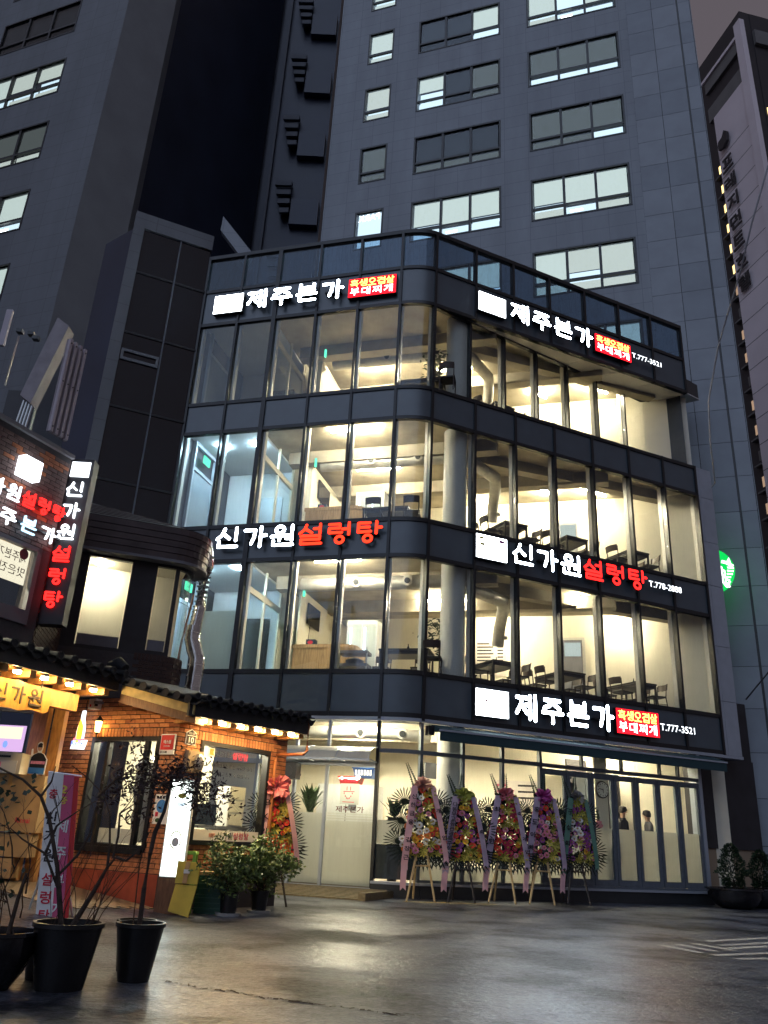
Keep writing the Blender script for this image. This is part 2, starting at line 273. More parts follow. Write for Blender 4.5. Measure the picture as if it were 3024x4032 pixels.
# ---------------------------------------------------------------- lettering
def face_lit(me,m,front,side='black_metal'):
    me.materials.clear(); me.materials.append(M[side]); me.materials.append(M[m]); front=Vector(front).normalized()
    for p in me.polygons: p.material_index=1 if p.normal.dot(front)>.5 else 0
    return me
_tc=bpy.data.curves.new('lettering','FONT'); _to=bpy.data.objects.new('lettering',_tc); _ts=bpy.data.scenes.new('lettering'); _ts.collection.objects.link(_to)
TCACHE={}
def textmesh(body,origin,dx,dz,width,height,depth,name='lettering',bold=.0,fit=True):
    """flat lettering laid in the plane (dx,dz) with its lower left at origin; depth = vector thickness towards the reader"""
    key=(body,bold)
    if key not in TCACHE:
        _tc.body=body; _tc.extrude=.02; _tc.offset=bold; _tc.resolution_u=3; _tc.size=1
        with bpy.context.temp_override(scene=_ts,view_layer=_ts.view_layers[0]): dg=bpy.context.evaluated_depsgraph_get()
        dg.update(); TCACHE[key]=bpy.data.meshes.new_from_object(_to.evaluated_get(dg)); TCACHE[key].materials.clear()
    me=TCACHE[key].copy(); me.name=name
    xs=[v.co.x for v in me.vertices]; ys=[v.co.y for v in me.vertices]
    if not xs: return me
    x0,x1,y0,y1=min(xs),max(xs),min(ys),max(ys); sx=width/(x1-x0); sy=height/(y1-y0) if height else sx
    if not fit: sx=sy=min(sx,sy)
    dx=Vector(dx).normalized(); dz=Vector(dz).normalized(); nn=dx.cross(dz)
    for v in me.vertices:
        x,y,z=v.co; v.co=Vector(origin)+dx*((x-x0)*sx)+dz*((y-y0)*sy)+nn*((z+.02)/.04*depth)
    return me
C=lambda cx,cy,r,n=14:[(cx+r*math.cos(2*PI*k/n),cy+r*math.sin(2*PI*k/n)) for k in range(n+1)]
GLY={'제':[[(.05,.88),(.52,.88)],[(.30,.86),(.22,.55),(.04,.24)],[(.27,.60),(.52,.27)],[(.48,.60),(.68,.60)],[(.68,.97),(.68,.05)],[(.93,1),(.93,0)]],
'주':[[(.12,.92),(.86,.92)],[(.5,.90),(.38,.72),(.10,.58)],[(.52,.80),(.86,.58)],[(.02,.40),(.98,.40)],[(.5,.40),(.5,0)]],
'본':[[(.16,1),(.16,.62)],[(.84,1),(.84,.62)],[(.16,.81),(.84,.81)],[(.16,.62),(.84,.62)],[(.5,.6),(.5,.44)],[(.02,.42),(.98,.42)],[(.15,.27),(.15,.05),(.92,.05)]],
'가':[[(.04,.85),(.50,.85),(.46,.45),(.36,.15)],[(.76,1),(.76,0)],[(.76,.56),(1,.56)]],
'신':[[(.34,.97),(.24,.68),(.03,.46)],[(.29,.72),(.58,.47)],[(.88,1),(.88,.36)],[(.12,.34),(.12,.05),(.94,.05)]],
'원':[C(.38,.80,.18),[(.02,.47),(.74,.52)],[(.38,.48),(.38,.27)],[(.92,1),(.92,.24)],[(.68,.35),(.92,.35)],[(.12,.24),(.12,.03),(.97,.03)]],
'설':[[(.30,.98),(.22,.74),(.02,.56)],[(.27,.78),(.55,.57)],[(.90,1),(.90,.52)],[(.64,.78),(.90,.78)],[(.08,.42),(.90,.42),(.90,.24),(.10,.24),(.10,.03),(.97,.03)]],
'렁':[[(.05,.95),(.50,.95),(.50,.75),(.06,.75),(.06,.53),(.60,.53)],[(.90,1),(.90,.42)],[(.62,.70),(.90,.70)],C(.52,.17,.17)],
'탕':[[(.54,.95),(.06,.95),(.06,.50),(.58,.52)],[(.06,.73),(.52,.73)],[(.82,1),(.82,.42)],[(.82,.70),(1.03,.70)],C(.47,.17,.17)]}
def glyph(mb,ch,origin,dx,w,h,r,depth,up=Vector((0,0,1))):
    """a channel letter of round-ended strokes; depth is its thickness towards the reader"""
    dx=Vector(dx).normalized(); nn=dx.cross(up); O=Vector(origin); k=0
    for line in GLY[ch]:
        pts=[O+dx*(r+x*(w-2*r))+up*(r+y*(h-2*r)) for x,y in line]
        for a,b in zip(pts,pts[1:]):
            t=(b-a).normalized(); q=nn.cross(t); k+=1; lift=nn*(.0004*k)
            out=[]
            for c,base in ((b,-PI/2),(a,PI/2)):
                for i in range(7):
                    an=base+PI*i/6; out.append(c+lift+(t*math.cos(an)+q*math.sin(an))*r)
            mb.prism(out,nn*depth)
    return mb
# ================================================================ ground
def sheet(name,pts,m,z=0,label=None):
    mb=MB(); mb.add([(x,y,z) if len(q)==2 else q for q in pts for x,y in [q[:2]]],[tuple(range(len(pts)))])
    return mb.build(name,m,kind='structure')
sheet('road',[(-150,-150),(250,-150),(250,250),(-150,250)],'asphalt')
# paved apron rising towards the brick restaurant
mb=MB()
def apz(x,y):
    # rises to the left of the line from the brick corner to the planter pots
    d=(-x-2.55-(12.4-y)*.10); return max(0,min(.34,d*.115))
nx,ny=26,26
for i in range(nx+1):
    for j in range(ny+1):
        x=-2.35-i*.25; y=7.2+j*.33; mb.v.append((x,y,apz(x,y)+.006))
for i in range(nx):
    for j in range(ny): a=i*(ny+1)+j; mb.f.append((a,a+1,a+ny+2,a+ny+1))
pav=mb.build('pavement','asphalt',kind='structure')
# interlocking pavers that can be told apart near the wall foot
pm=MB().wbox(-.10,.10,-.05,.05,0,.012).mesh('paver_stone'); pm.materials.append(M['paver'])
k=0
for i in range(15):
    for j in range(18):
        x=-2.95-j*.115*.86-i*.03; y=12.15-i*.16+j*.115*.5
        u=Vector((-2.87,12.4)); a=R(-28)
        sx=-(j*.215+(i%2)*.107)-.05; oy=-.12-i*.108
        X=-2.87+sx*math.cos(a)-oy*math.sin(a); Y=12.4+sx*math.sin(a)+oy*math.cos(a)
        if X<-6.5 or Y<9.6: continue
        inst('paver_stone',pm,(X,Y,apz(X,Y)+.006),a,pav,rot=(0,R(6.0) if apz(X,Y)>.01 else 0,a)); k+=1
FR=Fr(1.0734,18.0,24.668); FL=Fr(.1439,18.0,-15.562)
# painted markings
mb=MB()
def strip(F,a,b,w,z=.004):
    a=Vector((*a,0)); b=Vector((*b,0)); t=(b-a).normalized(); q=Vector((-t.y,t.x,0))*w/2
    mb.add([a-q+Vector((0,0,z)),b-q+Vector((0,0,z)),b+q+Vector((0,0,z)),a+q+Vector((0,0,z))],[(0,1,2,3)])
strip(None,(.75,16.9),(2.6,17.45),.10); mb.build('yellow_line','marking_yellow',kind='structure')
mb=MB()
for a,b in (((3.80,11.53),(4.07,10.86)),((4.09,11.73),(4.35,11.08)),((4.38,11.94),(4.66,11.32)),((4.70,12.30),(6.05,13.36)),((4.70,11.85),(5.75,12.62)),((4.69,11.52),(5.50,12.12)),((4.14,10.66),(5.10,11.27)),((4.30,10.42),(4.80,10.66))): strip(None,a,b,.13)
mb.build('road_marking','marking',kind='structure')

# a long crack in the asphalt
mb=MB(); cr=[((-1.49,7.05),(-1.32,6.95),(-1.14,6.81),(-.94,6.75),(-.72,6.60),(-.52,6.54),(-.26,6.425),(-.015,6.34),(.18,6.26),(.41,6.22))]; rr_=random.Random(2)
for a,b in zip(cr[0],cr[0][1:]):
    a=Vector((*a,0)); b=Vector((*b,0)); n_=6
    for k in range(n_):
        p=a.lerp(b,k/n_)+Vector((rr_.gauss(0,.012),rr_.gauss(0,.02),.004)); q=a.lerp(b,(k+1)/n_)+Vector((rr_.gauss(0,.012),rr_.gauss(0,.02),.004)); w=Vector((0,rr_.uniform(.006,.026),0)); mb.add([p-w,q-w,q+w,p+w],[(0,1,2,3)])
mb.build('road_crack','soil',kind='structure')
# ================================================================ towers
wrnd=random.Random(5)
def window(parent,F,s0,s1,z0,z1,states,low,split=.27,strip_at=(),frame='black_metal'):
    """a three-light office window: recess frame, blinds above, clear lights below"""
    n=len(states); w=(s1-s0)/n; zt=z0+(z1-z0)*split; t=.07
    m=MB(); m.box(F,s0-t,s1+t,-.02,.10,z0-t,z0); m.box(F,s0-t,s1+t,-.02,.10,z1,z1+t); m.box(F,s0-t,s0,-.018,.10,z0,z1); m.box(F,s1,s1+t,-.018,.10,z0,z1)
    m.box(F,s0,s1,.0,.09,zt-.05,zt+.05)
    for i in range(1,n): m.box(F,s0+i*w-.05,s0+i*w+.05,.002,.088,z0,z1)
    fr=m.build('window',frame,parent)
    for i in range(n):
        a,b=s0+i*w+.05,s0+(i+1)*w-.05
        lit=states[i] in ('win_blind','win_green'); zb=zt+.05
        if lit and wrnd.random()<.45: zb=zt+.05+(z1-zt)*wrnd.choice((.15,.25,.4)); MB().box(F,a,b,.32,.34,zt+.02,zb+.1).build('room','win_clear',fr)
        bl_=MB(); nz=1
        for q in range(nz): y0=zb+(z1-zb)*q/nz; bl_.hexa([F.p(x,o_,zz) for zz,oo in ((y0,.125),(zb+(z1-zb)*(q+1)/nz-.012,.15)) for x,o_ in ((a,oo),(b,oo),(b,oo+.012),(a,oo+.012))])
        bl_.build('blind',states[i],fr)
        MB().box(F,a,b,.16,.18,z0,zt-.05).build('lower_light',low[i],fr)
        MB().box(F,a,b,.05,.06,z0,z1).build('pane','glass' if 'glow' not in str(states[i]) else 'glass',fr)
        if i in strip_at: MB().box(F,a+.15,a+.62,.135,.155,z0+.22,z0+.30).build('ceiling_tube','win_strip',fr)
    return fr
def wall_with_holes(parent,F,s0,s1,z0,z1,holes,m,name='wall',thick=.5,o=0):
    """one wall sheet with real openings (a grid of boxes joined where there is wall)"""
    ss=sorted({s0,s1,*[h[0] for h in holes],*[h[1] for h in holes]}); zs=sorted({z0,z1,*[h[2] for h in holes],*[h[3] for h in holes]})
    ss=[x for x in ss if s0<=x<=s1]; zs=[x for x in zs if z0<=x<=z1]; mb=MB(); cache={}
    idx=lambda i,j,k:cache.setdefault((i,j,k),len(cache))
    solid=lambda i,j:0<=i<len(ss)-1 and 0<=j<len(zs)-1 and not any(h[0]-1e-6<=ss[i] and ss[i+1]<=h[1]+1e-6 and h[2]-1e-6<=zs[j] and zs[j+1]<=h[3]+1e-6 for h in holes)
    faces=[]
    for i in range(len(ss)-1):
        for j in range(len(zs)-1):
            if not solid(i,j): continue
            c=[(i,j),(i+1,j),(i+1,j+1),(i,j+1)]
            faces.append([idx(*q,0) for q in c]); faces.append([idx(*q,1) for q in c[::-1]])
            for (di,dj),(a,b) in zip(((0,-1),(1,0),(0,1),(-1,0)),((0,1),(1,2),(2,3),(3,0))):
                if not solid(i+di,j+dj): faces.append([idx(*c[a],0),idx(*c[a],1),idx(*c[b],1),idx(*c[b],0)])
    vs=[None]*len(cache)
    for (i,j,k),n in cache.items(): vs[n]=F.p(ss[i],o+k*thick,zs[j])
    mb.add(vs,faces); return mb.build(name,m,parent)
# ---- the office tower right behind the restaurant
FT=Fr(0,26.6,-18.25)
tw=thing('office_tower','tall blue-grey tiled office tower with lit windows right behind the glass restaurant','tower',(4,25.5,0))
rows=[12.95+3.61*i for i in range(10)]
holes=[]; L_,D_,G_,X_,B_='win_blind','win_dim','win_green','win_clear','dark_room'
wins=[]
cfg={ # row index: (A, B states, B low, C states, C low, B strips, C strips)
 2:((L_,),(L_,L_,L_),(X_,X_,X_),(L_,G_,G_),(G_,G_,G_),(),()),
 3:((X_,),(L_,L_,L_),(X_,X_,X_),(L_,L_,L_),(G_,X_,G_),(1,),(1,)),
 4:((D_,),(B_,B_,B_),(D_,D_,D_),(D_,D_,D_),(D_,D_,X_),(),()),
 5:((G_,),(L_,B_,D_),(X_,B_,D_),(D_,D_,D_),(X_,X_,X_),(),()),
 6:((L_,),(B_,B_,L_),(B_,B_,X_),(L_,X_,L_),(G_,X_,X_),(),(1,)),
 7:((L_,),(B_,B_,L_),(B_,B_,X_),(L_,L_,X_),(X_,X_,X_),(),()),
 8:((G_,),(L_,L_,B_),(X_,X_,B_),(B_,B_,B_),(D_,D_,D_),(),()),
 1:((B_,),(L_,L_,B_),(X_,X_,B_),(G_,G_,L_),(G_,G_,X_),(),()),0:((B_,),(B_,B_,B_),(B_,B_,B_),(B_,B_,B_),(B_,B_,B_),(),()),9:((B_,),(B_,B_,B_),(B_,B_,B_),(B_,B_,B_),(B_,B_,B_),(),())}
for i,z in enumerate(rows): holes+=[(-1.92,-.80,z+.06,z+1.95),(.55,4.19,z,z+1.95),(5.51,9.16,z,z+1.95)]
wall_with_holes(tw,FT,-3.5,9.62,0,58,holes,'tower_tile')
MB().box(FT,-3.49,9.6,.75,14,0,57.9).build('core','dark_tower',tw)
for i,z in enumerate(rows):
    a,b,bl,c,cl,bs,cs=cfg[i]
    window(tw,FT,-1.92,-.80,z+.06,z+1.95,a,a); window(tw,FT,.55,4.19,z,z+1.95,b,bl,strip_at=bs); window(tw,FT,5.51,9.16,z,z+1.95,c,cl,strip_at=cs)
# a sign's reflection in one narrow window, built as glowing mirrored letters
link('reflected_letters',textmesh('PARK',FT.p(-.92,.10,25.35),-FT.d,(0,0,1),.95,.34,.005),'led_soft',tw)
# big facing panels right of the windows, each one a piece with open joints
MB().box(FT,9.62,12.12,.03,14,0,58).build('backing','dark_frame',tw)
ph=1.203
meshes={}
for (a,b) in ((9.625,10.62),(10.63,11.60),(11.66,12.11)):
    for k in range(40):
        z=k*ph+.2
        m=MB().box(FT,a,b-.012,.0,.03,z,z+ph-.014).build('wall_panel',random.choice(['tower_panel','tower_panel','tower_tile2']),tw)
MB().box(FT,12.12,12.14,.0,14,0,58).build('side_wall','tower_tile2',tw)
# ---- the tower at the left
FLT=Fr(0,19.7,-20.5)
lt=thing('office_tower','dark grey office tower with few lit windows at the upper left','tower',(-16,26,0))
holes=[]; zs=[31.5-3.65*i+1.65 for i in range(-2,6)]
for z in zs: holes.append((-20.0,-15.75,z-3.5,z-1.6))
wall_with_holes(lt,FLT,-30,-13.0,0,56,holes,'tower_grey')
MB().box(FLT,-29.9,-13.1,.8,12,0,55).build('core','dark_tower',lt)
st=[((B_,B_,B_),(B_,B_,B_)),((B_,B_,B_),(B_,B_,B_)),((L_,G_,G_),(X_,G_,G_)),((D_,D_,D_),(G_,G_,G_)),((L_,L_,L_),(X_,X_,X_)),((L_,L_,L_),(X_,X_,L_)),((B_,B_,B_),(B_,B_,B_)),((B_,B_,B_),(B_,B_,B_))]
for z,(a,b) in zip(zs,st): window(lt,FLT,-20.0,-15.75,z-3.5,z-1.6,a,b,strip_at=(2,) if a[0]==L_ and b[2]!=G_ else ())
a=FLT.p(-13.0,0,0); b=Vector((-10.87,26.0,0)); c=b+Vector((-2,9,0)); d=a+Vector((-3,9,0))
MB().prism([a,b,c,d],(0,0,56)).build('corner_pier','tower_band',lt)
# ---- the black tower between them with stacks of louvred balconies
dt=thing('dark_tower','unlit black high-rise with stacked louvred balconies between the two office towers','tower',(-9,36,0))
MB().wbox(-30,-4.2,36,44,0,75).build('wall','dark_tower',dt); MB().wbox(-7.2,-4.3,34.6,36,0,70).build('balcony_shaft','dark_tower',dt)
for x in (-8.7,-7.25): MB().wbox(x-.05,x+.05,34.3,36,0,70).build('pilaster','dark_slat',dt)
for k in range(9):
    z=17.4+k*4.80
    for j in range(4): MB().hexa([Vector((x,y,zz)) for zz in (0,) for x,y in ()] or [Vector(q) for q in ((-6.85+.13*j,34,z+.62*(3-j)-.05),(-5.95,34,z+.62*(3-j)-.02),(-5.95,34.5,z+.62*(3-j)+.3),(-6.85+.13*j,34.5,z+.62*(3-j)+.26),(-6.85+.13*j,34,z+.62*(3-j)+.26),(-5.95,34,z+.62*(3-j)+.30),(-5.95,34.5,z+.62*(3-j)+.5),(-6.85+.13*j,34.5,z+.62*(3-j)+.46))]).build('louvre','dark_slat',dt)
    MB().wbox(-5.9,-4.4,34.2,34.6,z-.6,z+1.1).build('balcony_wall','dark_tower',dt)
# ---- the hotel at the right
FH=Fr(35.54,60.0,-77.25); FH2=Fr(35.54,60.0,11.5)
ht=thing('hotel_tower','pale hotel tower with dark vertical lettering at the right edge','tower',(36,64,0))
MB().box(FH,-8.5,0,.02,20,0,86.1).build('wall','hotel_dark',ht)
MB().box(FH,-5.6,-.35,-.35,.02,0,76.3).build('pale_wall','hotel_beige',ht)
for z,h in ((80.7,1.8),(76.4,1.95)): MB().box(FH,-6.4,-.4,-.3,.02,z,z+h).build('glass_band','hotel_grey',ht)
MB().box(FH,-6.7,-.3,-.5,-.3,82.35,82.75).build('ledge','hotel_beige',ht)
MB().box(FH,-.55,.45,-.55,.02,0,84.2).build('corner_pier','hotel_beige',ht)
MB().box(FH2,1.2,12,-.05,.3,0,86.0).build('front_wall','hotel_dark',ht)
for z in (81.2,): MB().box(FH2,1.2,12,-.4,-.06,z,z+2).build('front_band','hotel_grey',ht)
for z in (71.3,60,55,50): MB().box(FH2,1.4,12,-.12,-.06,z,z+.9).build('front_window','win_warm_dim' if z<70 else 'win_warm',ht)
for k in range(27):   # horizontal joints of the pale wall
    z=2+k*2.62; MB().box(FH,-5.6,-.55,-.362,-.35,z,z+.06).build('joint','hotel_grey',ht)
for k in range(22):
    z=68.75-k*2.62; lit='win_warm' if k<6 else ('win_warm_dim' if k%3!=1 else 'hotel_grey')
    w=MB().box(FH,-6.55,-5.75,-.12,.02,z-.25,z+1.15).build('window','hotel_dark',ht); MB().box(FH,-6.15,-5.75,-.14,-.12,z+.05,z+1.05).build('pane',lit,w)
    MB().box(FH,-6.6,-5.7,-.4,.0,z-.5,z-.35).build('sill','hotel_grey',ht)
txt='프레지던트호텔'
sg=thing('hotel_lettering','dark vertical Korean lettering on the pale hotel wall','sign',FH.p(-4.3,-.6,60))
MB().prism([FH.p(-4.95,-.6,71.4),FH.p(-4.9,-.6,70.7),FH.p(-4.2,-.6,70.5),FH.p(-3.5,-.6,70.9),FH.p(-3.4,-.6,72.0),FH.p(-3.8,-.6,72.5),FH.p(-4.2,-.6,71.9),FH.p(-4.8,-.6,71.8)],-FH.n*.3).build('emblem','hotel_dark',sg)
for k,chh in enumerate(txt): link('letter',textmesh(chh,FH.p(-5.05,-.55,67.55-2.53*k),FH.d,(0,0,1),1.65,1.75,.10,bold=.02),'hotel_dark',sg)
# ---- dark glazed annex left of the restaurant
FA=Fr(-5.56,19.56,24)
an=thing('glass_annex','dark glazed stair annex at the left end of the glass restaurant','annex',(-6.5,19.2,0))
MB().prism([FA.p(0,.05,0),FA.p(-2.0,.05,0),FA.p(-2.9,1.6,0),FA.p(-1.2,7,0),FA.p(1,7,0)],(0,0,17.4)).build('core','dark_tower',an)
MB().box(FA,-2.28,-1.98,-.06,.2,0,17.62).build('corner_post','tower_grey',an)
MB().box(FA,-2.0,0,-.06,.2,17.1,17.62).build('roof_edge','tower_grey',an)
lev=[3,6.3,9.2,11.3,13.6,15.6,17.1]
for z0,z1 in zip(lev,lev[1:]):
    for a,b in ((-1.97,-.93),(-.89,-.04)): MB().box(FA,a,b,0,.03,z0+.03,z1-.03).build('window_pane','dark_glass',an)
for z in lev[:-1]: MB().box(FA,-1.98,0,-.03,.02,z-.03,z+.03).build('transom','dark_frame',an)
for s in (-.91,): MB().box(FA,s-.02,s+.02,-.04,.02,3,17.1).build('mullion','slate_frame',an)
m=MB(); 
for a in ((-1.95,-.95,12.98,13.06),(-1.95,-.95,12.72,12.80),(-1.95,-1.88,12.8,12.98),(-1.02,-.95,12.8,12.98)): m.box(FA,a[0],a[1],-.05,0,a[2],a[3])
m.build('vent_window','tower_grey',an)
MB().hexa([Vector(q) for q in ((-6.62,24,21.75),(-5.45,24,20.2),(-5.45,24.3,20.2),(-6.62,24.3,21.75),(-6.6,24,22.4),(-5.35,24,20.8),(-5.35,24.3,20.8),(-6.6,24.3,22.4))]).build('stair_soffit','tower_tile',an)
# ---- dark side wall and low wall right of the restaurant
dw=thing('side_wall','dark charcoal wall beside the folding doors at the right end of the restaurant','wall',FR.p(9.2,.3,0))
MB().box(FR,8.06,10.45,.42,.6,1.27,3.5).build('panel','clad_dark',dw); MB().box(FR,9.3,10.55,.55,.8,3.5,5.08).build('upper_panel','clad_dark',dw); MB().box(FR,8.06,10.40,.46,.58,0,1.27).build('lower_wall','beige_wall',dw)
MB().box(FR,10.28,10.37,.38,.44,1.05,1.2).build('junction_box','black_plastic',dw)
# round green sign on the tower, half hidden by the restaurant pier
FS=Fr(9.79,22.25,-18.25)
ss=thing('round_sign','glowing green round sign with white waves half hidden behind the grey pier','sign',FS.p(-.1,0,8.8))
cx=FS.p(-.22,0,8.80); 
MB().disc(cx,FS.d,(0,0,1),.70,FS.n*.1,40).build('disc','star_green',ss)
def ribbon(pts,w,name='wave'):
    m=MB(); P=[cx+FS.d*x+Vector((0,0,z))-FS.n*.012 for x,z in pts]; up=[]; dn=[]
    for i,p in enumerate(P):
        t=(P[min(i+1,len(P)-1)]-P[max(0,i-1)]).normalized(); q=FS.n.cross(t); up.append(p+q*w); dn.append(p-q*w)
    m.prism(up+dn[::-1],FS.n*.01); return m.build(name,'star_white',ss)
for dx in (0,.085,.19): ribbon([(.20+dx*.3,.28-dx),(.30+dx*.6,.17-dx),(.26+dx*.8,-.02-dx),(.36+dx*.9,-.17-dx),(.34+dx*.7,-.36-dx*.4),(.44+dx*.4,-.52)],.024)
ribbon([(.36,.27),(.50,.22),(.66,.10)],.045); ribbon([(.52,.24),(.56,.36),(.58,.22)],.03)
for k in range(6): ribbon([(.50-.015*k,.08-.095*k),(.58-.01*k,.065-.095*k),(.672-.028*k*k*.4,.045-.09*k)],.022)
ribbon([(.22,.34),(.30,.37),(.26,.30)],.035)
# right-hand cables
def cable(name,pts,r,m,label): 
    mb=MB(); mb.tube(pts,r,6); return mb.build(name,m,smooth=True,label=label,cat='cable')
cable('cable',[Vector((7.2,12,13.75)),Vector((6.9,12.4,12.6)),Vector((6.85,13,11.9)),Vector((6.95,14.5,11.2)),Vector((7.5,16.5,11.0)),Vector((8.2,18.2,10.85)),Vector((9.1,20.2,10.65)),Vector((9.75,21.9,11.3))],.018,'cable','pale bundled cable sagging down in front of the hotel tower')
# ================================================================ the glass restaurant building
SR=[0,1.278,2.53,3.80,5.09,6.39,7.67,8.94]; SL=[-5.90,-4.75,-3.64,-2.39,-1.19,0]
mb_=thing('restaurant_building','four-storey glass corner restaurant building with rounded corner and dark bands','building',(2,20,0))
RB=mb_
# rounded corner: quadratic curve from the left facade to the right one
P0=FL.p(0,0,0); P2=FR.p(0,0,0)
_den=FL.d.x*FR.d.y-FL.d.y*FR.d.x; _w=P2-P0; _a=(_w.x*FR.d.y-_w.y*FR.d.x)/_den
P1=P0+FL.d*_a
def arc(t,o=0):
    p=P0*(1-t)**2+P1*(2*t*(1-t))+P2*t*t; d=(P1-P0)*(2*(1-t))+(P2-P1)*(2*t); d.normalize()
    return p+Vector((-d.y,d.x,0))*o
def arc_panel(z0,z1,o0,o1,name,m,t0=.03,t1=.97,n=10,parent=None,smooth=False):
    a=[arc(t0+(t1-t0)*i/n,o0) for i in range(n+1)]; b=[arc(t0+(t1-t0)*i/n,o1) for i in range(n+1)]
    return MB().prism([p+Vector((0,0,z0)) for p in a+b[::-1]],(0,0,z1-z0)).build(name,m,parent or RB,smooth=smooth)
BANDS=[(3.60,4.54),(7.27,8.19),(10.94,11.83),(14.44,15.60)]
GLZ=[(4.54,7.27),(8.19,10.94),(11.83,14.44)]
F4=Fr(FR.o.x,FR.o.y,31.67); S4=[0,1.21,2.42,3.63,4.84,6.05,7.26,8.45]
t=.035
for bi,(z0,z1) in enumerate(BANDS):
    for a,b in zip(SR,SR[1:]): MB().box(FR,a+t,b-t,.0,.05,z0+.05,z1-.05).build('spandrel_panel','spandrel',RB)
    for a,b in zip(SL,SL[1:]): MB().box(FL,a+t,b-t,.0,.05,z0+.05,z1-.05).build('spandrel_panel','spandrel',RB)
    arc_panel(z0+.05,z1-.05,0,.05,'spandrel_panel','spandrel',smooth=True)
    for z in (z0,z1):
        MB().box(FR,t*0,8.96,-.035,.09,z-.05,z+.05).build('transom','black_metal',RB); MB().box(FL,-5.93,0,-.035,.09,z-.05,z+.05).build('transom','black_metal',RB)
        arc_panel(z-.05,z+.05,-.035,.09,'transom','black_metal',0.001,.999)
for z0,z1 in GLZ[:2]:
    for a,b in zip(SR,SR[1:]): MB().box(FR,a+t,b-t,.02,.032,z0+.05,z1-.05).build('window_pane','glass',RB)
for z0,z1 in GLZ:
    for a,b in zip(SL,SL[1:]): MB().box(FL,a+t,b-t,.02,.032,z0+.05,z1-.05).build('window_pane','glass',RB)
    arc_panel(z0+.05,z1-.05,.02,.032,'window_pane','glass',smooth=True)
for a,b in zip(S4,S4[1:]): MB().box(F4,a+t,b-t,.02,.032,11.5,14.40).build('window_pane','glass',RB)
# mullions with paler inner frames
for s in SR[1:]:
    MB().box(FR,s-.032,s+.032,-.05,.10,3.55,11.88).build('mullion','black_metal',RB); MB().box(FR,s-.032,s+.032,-.05,.10,14.39,16.80).build('mullion','black_metal',RB)
    for z0,z1 in GLZ[:2]: MB().box(FR,s-.045,s+.04,.102,.24,z0,z1+.1).build('inner_frame','inner_frame',RB)
for s in S4[1:]:
    MB().box(F4,s-.03,s+.03,-.04,.09,11.45,14.43).build('mullion','black_metal',RB); MB().box(F4,s-.05,s+.035,.092,.22,11.5,14.42).build('inner_frame','inner_frame',RB)
MB().box(F4,0,8.5,-.03,.1,14.37,14.43).build('transom','black_metal',RB)
for s in SL[:-1]:
    w=.06 if s in (-3.64,) else .032
    MB().box(FL,s-w,s+w,-.05,.10,3.55,16.80).build('mullion','black_metal',RB)
    for z0,z1 in GLZ: MB().box(FL,s+.0,s+w+.06,.102,.24,z0,z1+.1).build('inner_frame','inner_frame',RB)
for F in (FL,FR):
    MB().box(F,-.034,.034,-.055,.105,3.5,16.80).build('mullion','black_metal',RB)
    for z0,z1 in GLZ: MB().box(F,-.04,.05,.107,.24,z0,z1+.1).build('inner_frame','inner_frame',RB)
# roof terrace guard
for a,b in zip(SR,SR[1:]): MB().box(FR,a+t,b-t,.02,.035,15.66,16.74).build('guard_pane','guard_glass',RB)
for a,b in zip(SL,SL[1:]): MB().box(FL,a+t,b-t,.02,.035,15.66,16.74).build('guard_pane','guard_glass',RB)
arc_panel(15.66,16.74,.02,.035,'guard_pane','guard_glass',smooth=True)
MB().box(FR,0,8.97,-.05,.10,16.76,16.88).build('guard_rail','black_metal',RB); MB().box(FL,-5.93,0,-.05,.10,16.76,16.88).build('guard_rail','black_metal',RB); arc_panel(16.76,16.88,-.05,.10,'guard_rail','black_metal',0.001,.999)
# the plan outline, used for slabs
def outline(o=0.06,right=8.9):
    pts=[FL.p(-5.86,o,0),FL.p(-.02,o,0)]+[arc(i/8,o) for i in range(1,8)]+[FR.p(.02,o,0),FR.p(right,o,0)]
    e=FR.p(right,o,0); v=e-FL.o; so=v.dot(FL.d)
    return pts+[FL.p(so,6.6,0),FL.p(-5.86,6.6,0)]
def slab(z0,z1,name,m,o=.06,right=8.9): return MB().prism([p+Vector((0,0,z0)) for p in outline(o,right)],(0,0,z1-z0)).build(name,m,RB)
FLOOR=[.27,4.47,8.12,11.76]; CEIL=[3.86,7.42,11.08,14.58]
for z0,z1 in ((4.27,4.47),(7.92,8.12),(11.56,11.76),(15.05,15.25)): slab(z0,z1,'floor_slab','floor_tile',.14,8.75)
for z in CEIL: slab(z,z+.12,'ceiling','concrete',.13,8.78)
for z in CEIL:   # deep concrete beams parallel to the left facade
    for o in (1.75,4.2): MB().box(FL,-3.5,2.35 if o<3 else 5.2,o,o+.35,z-.36,z-.003).build('beam','concrete_beam',RB)
    MB().hexa([Vector(q)+Vector((0,0,zz)) for zz in (z-.30,z-.002) for q in (FR.p(.9,1.3,0),FR.p(8.2,.55,0),FR.p(8.2,.85,0),FR.p(.9,1.6,0))]).build('beam','concrete_beam',RB)
slab(.02,.27,'floor_slab','floor_tile',.10,7.9)
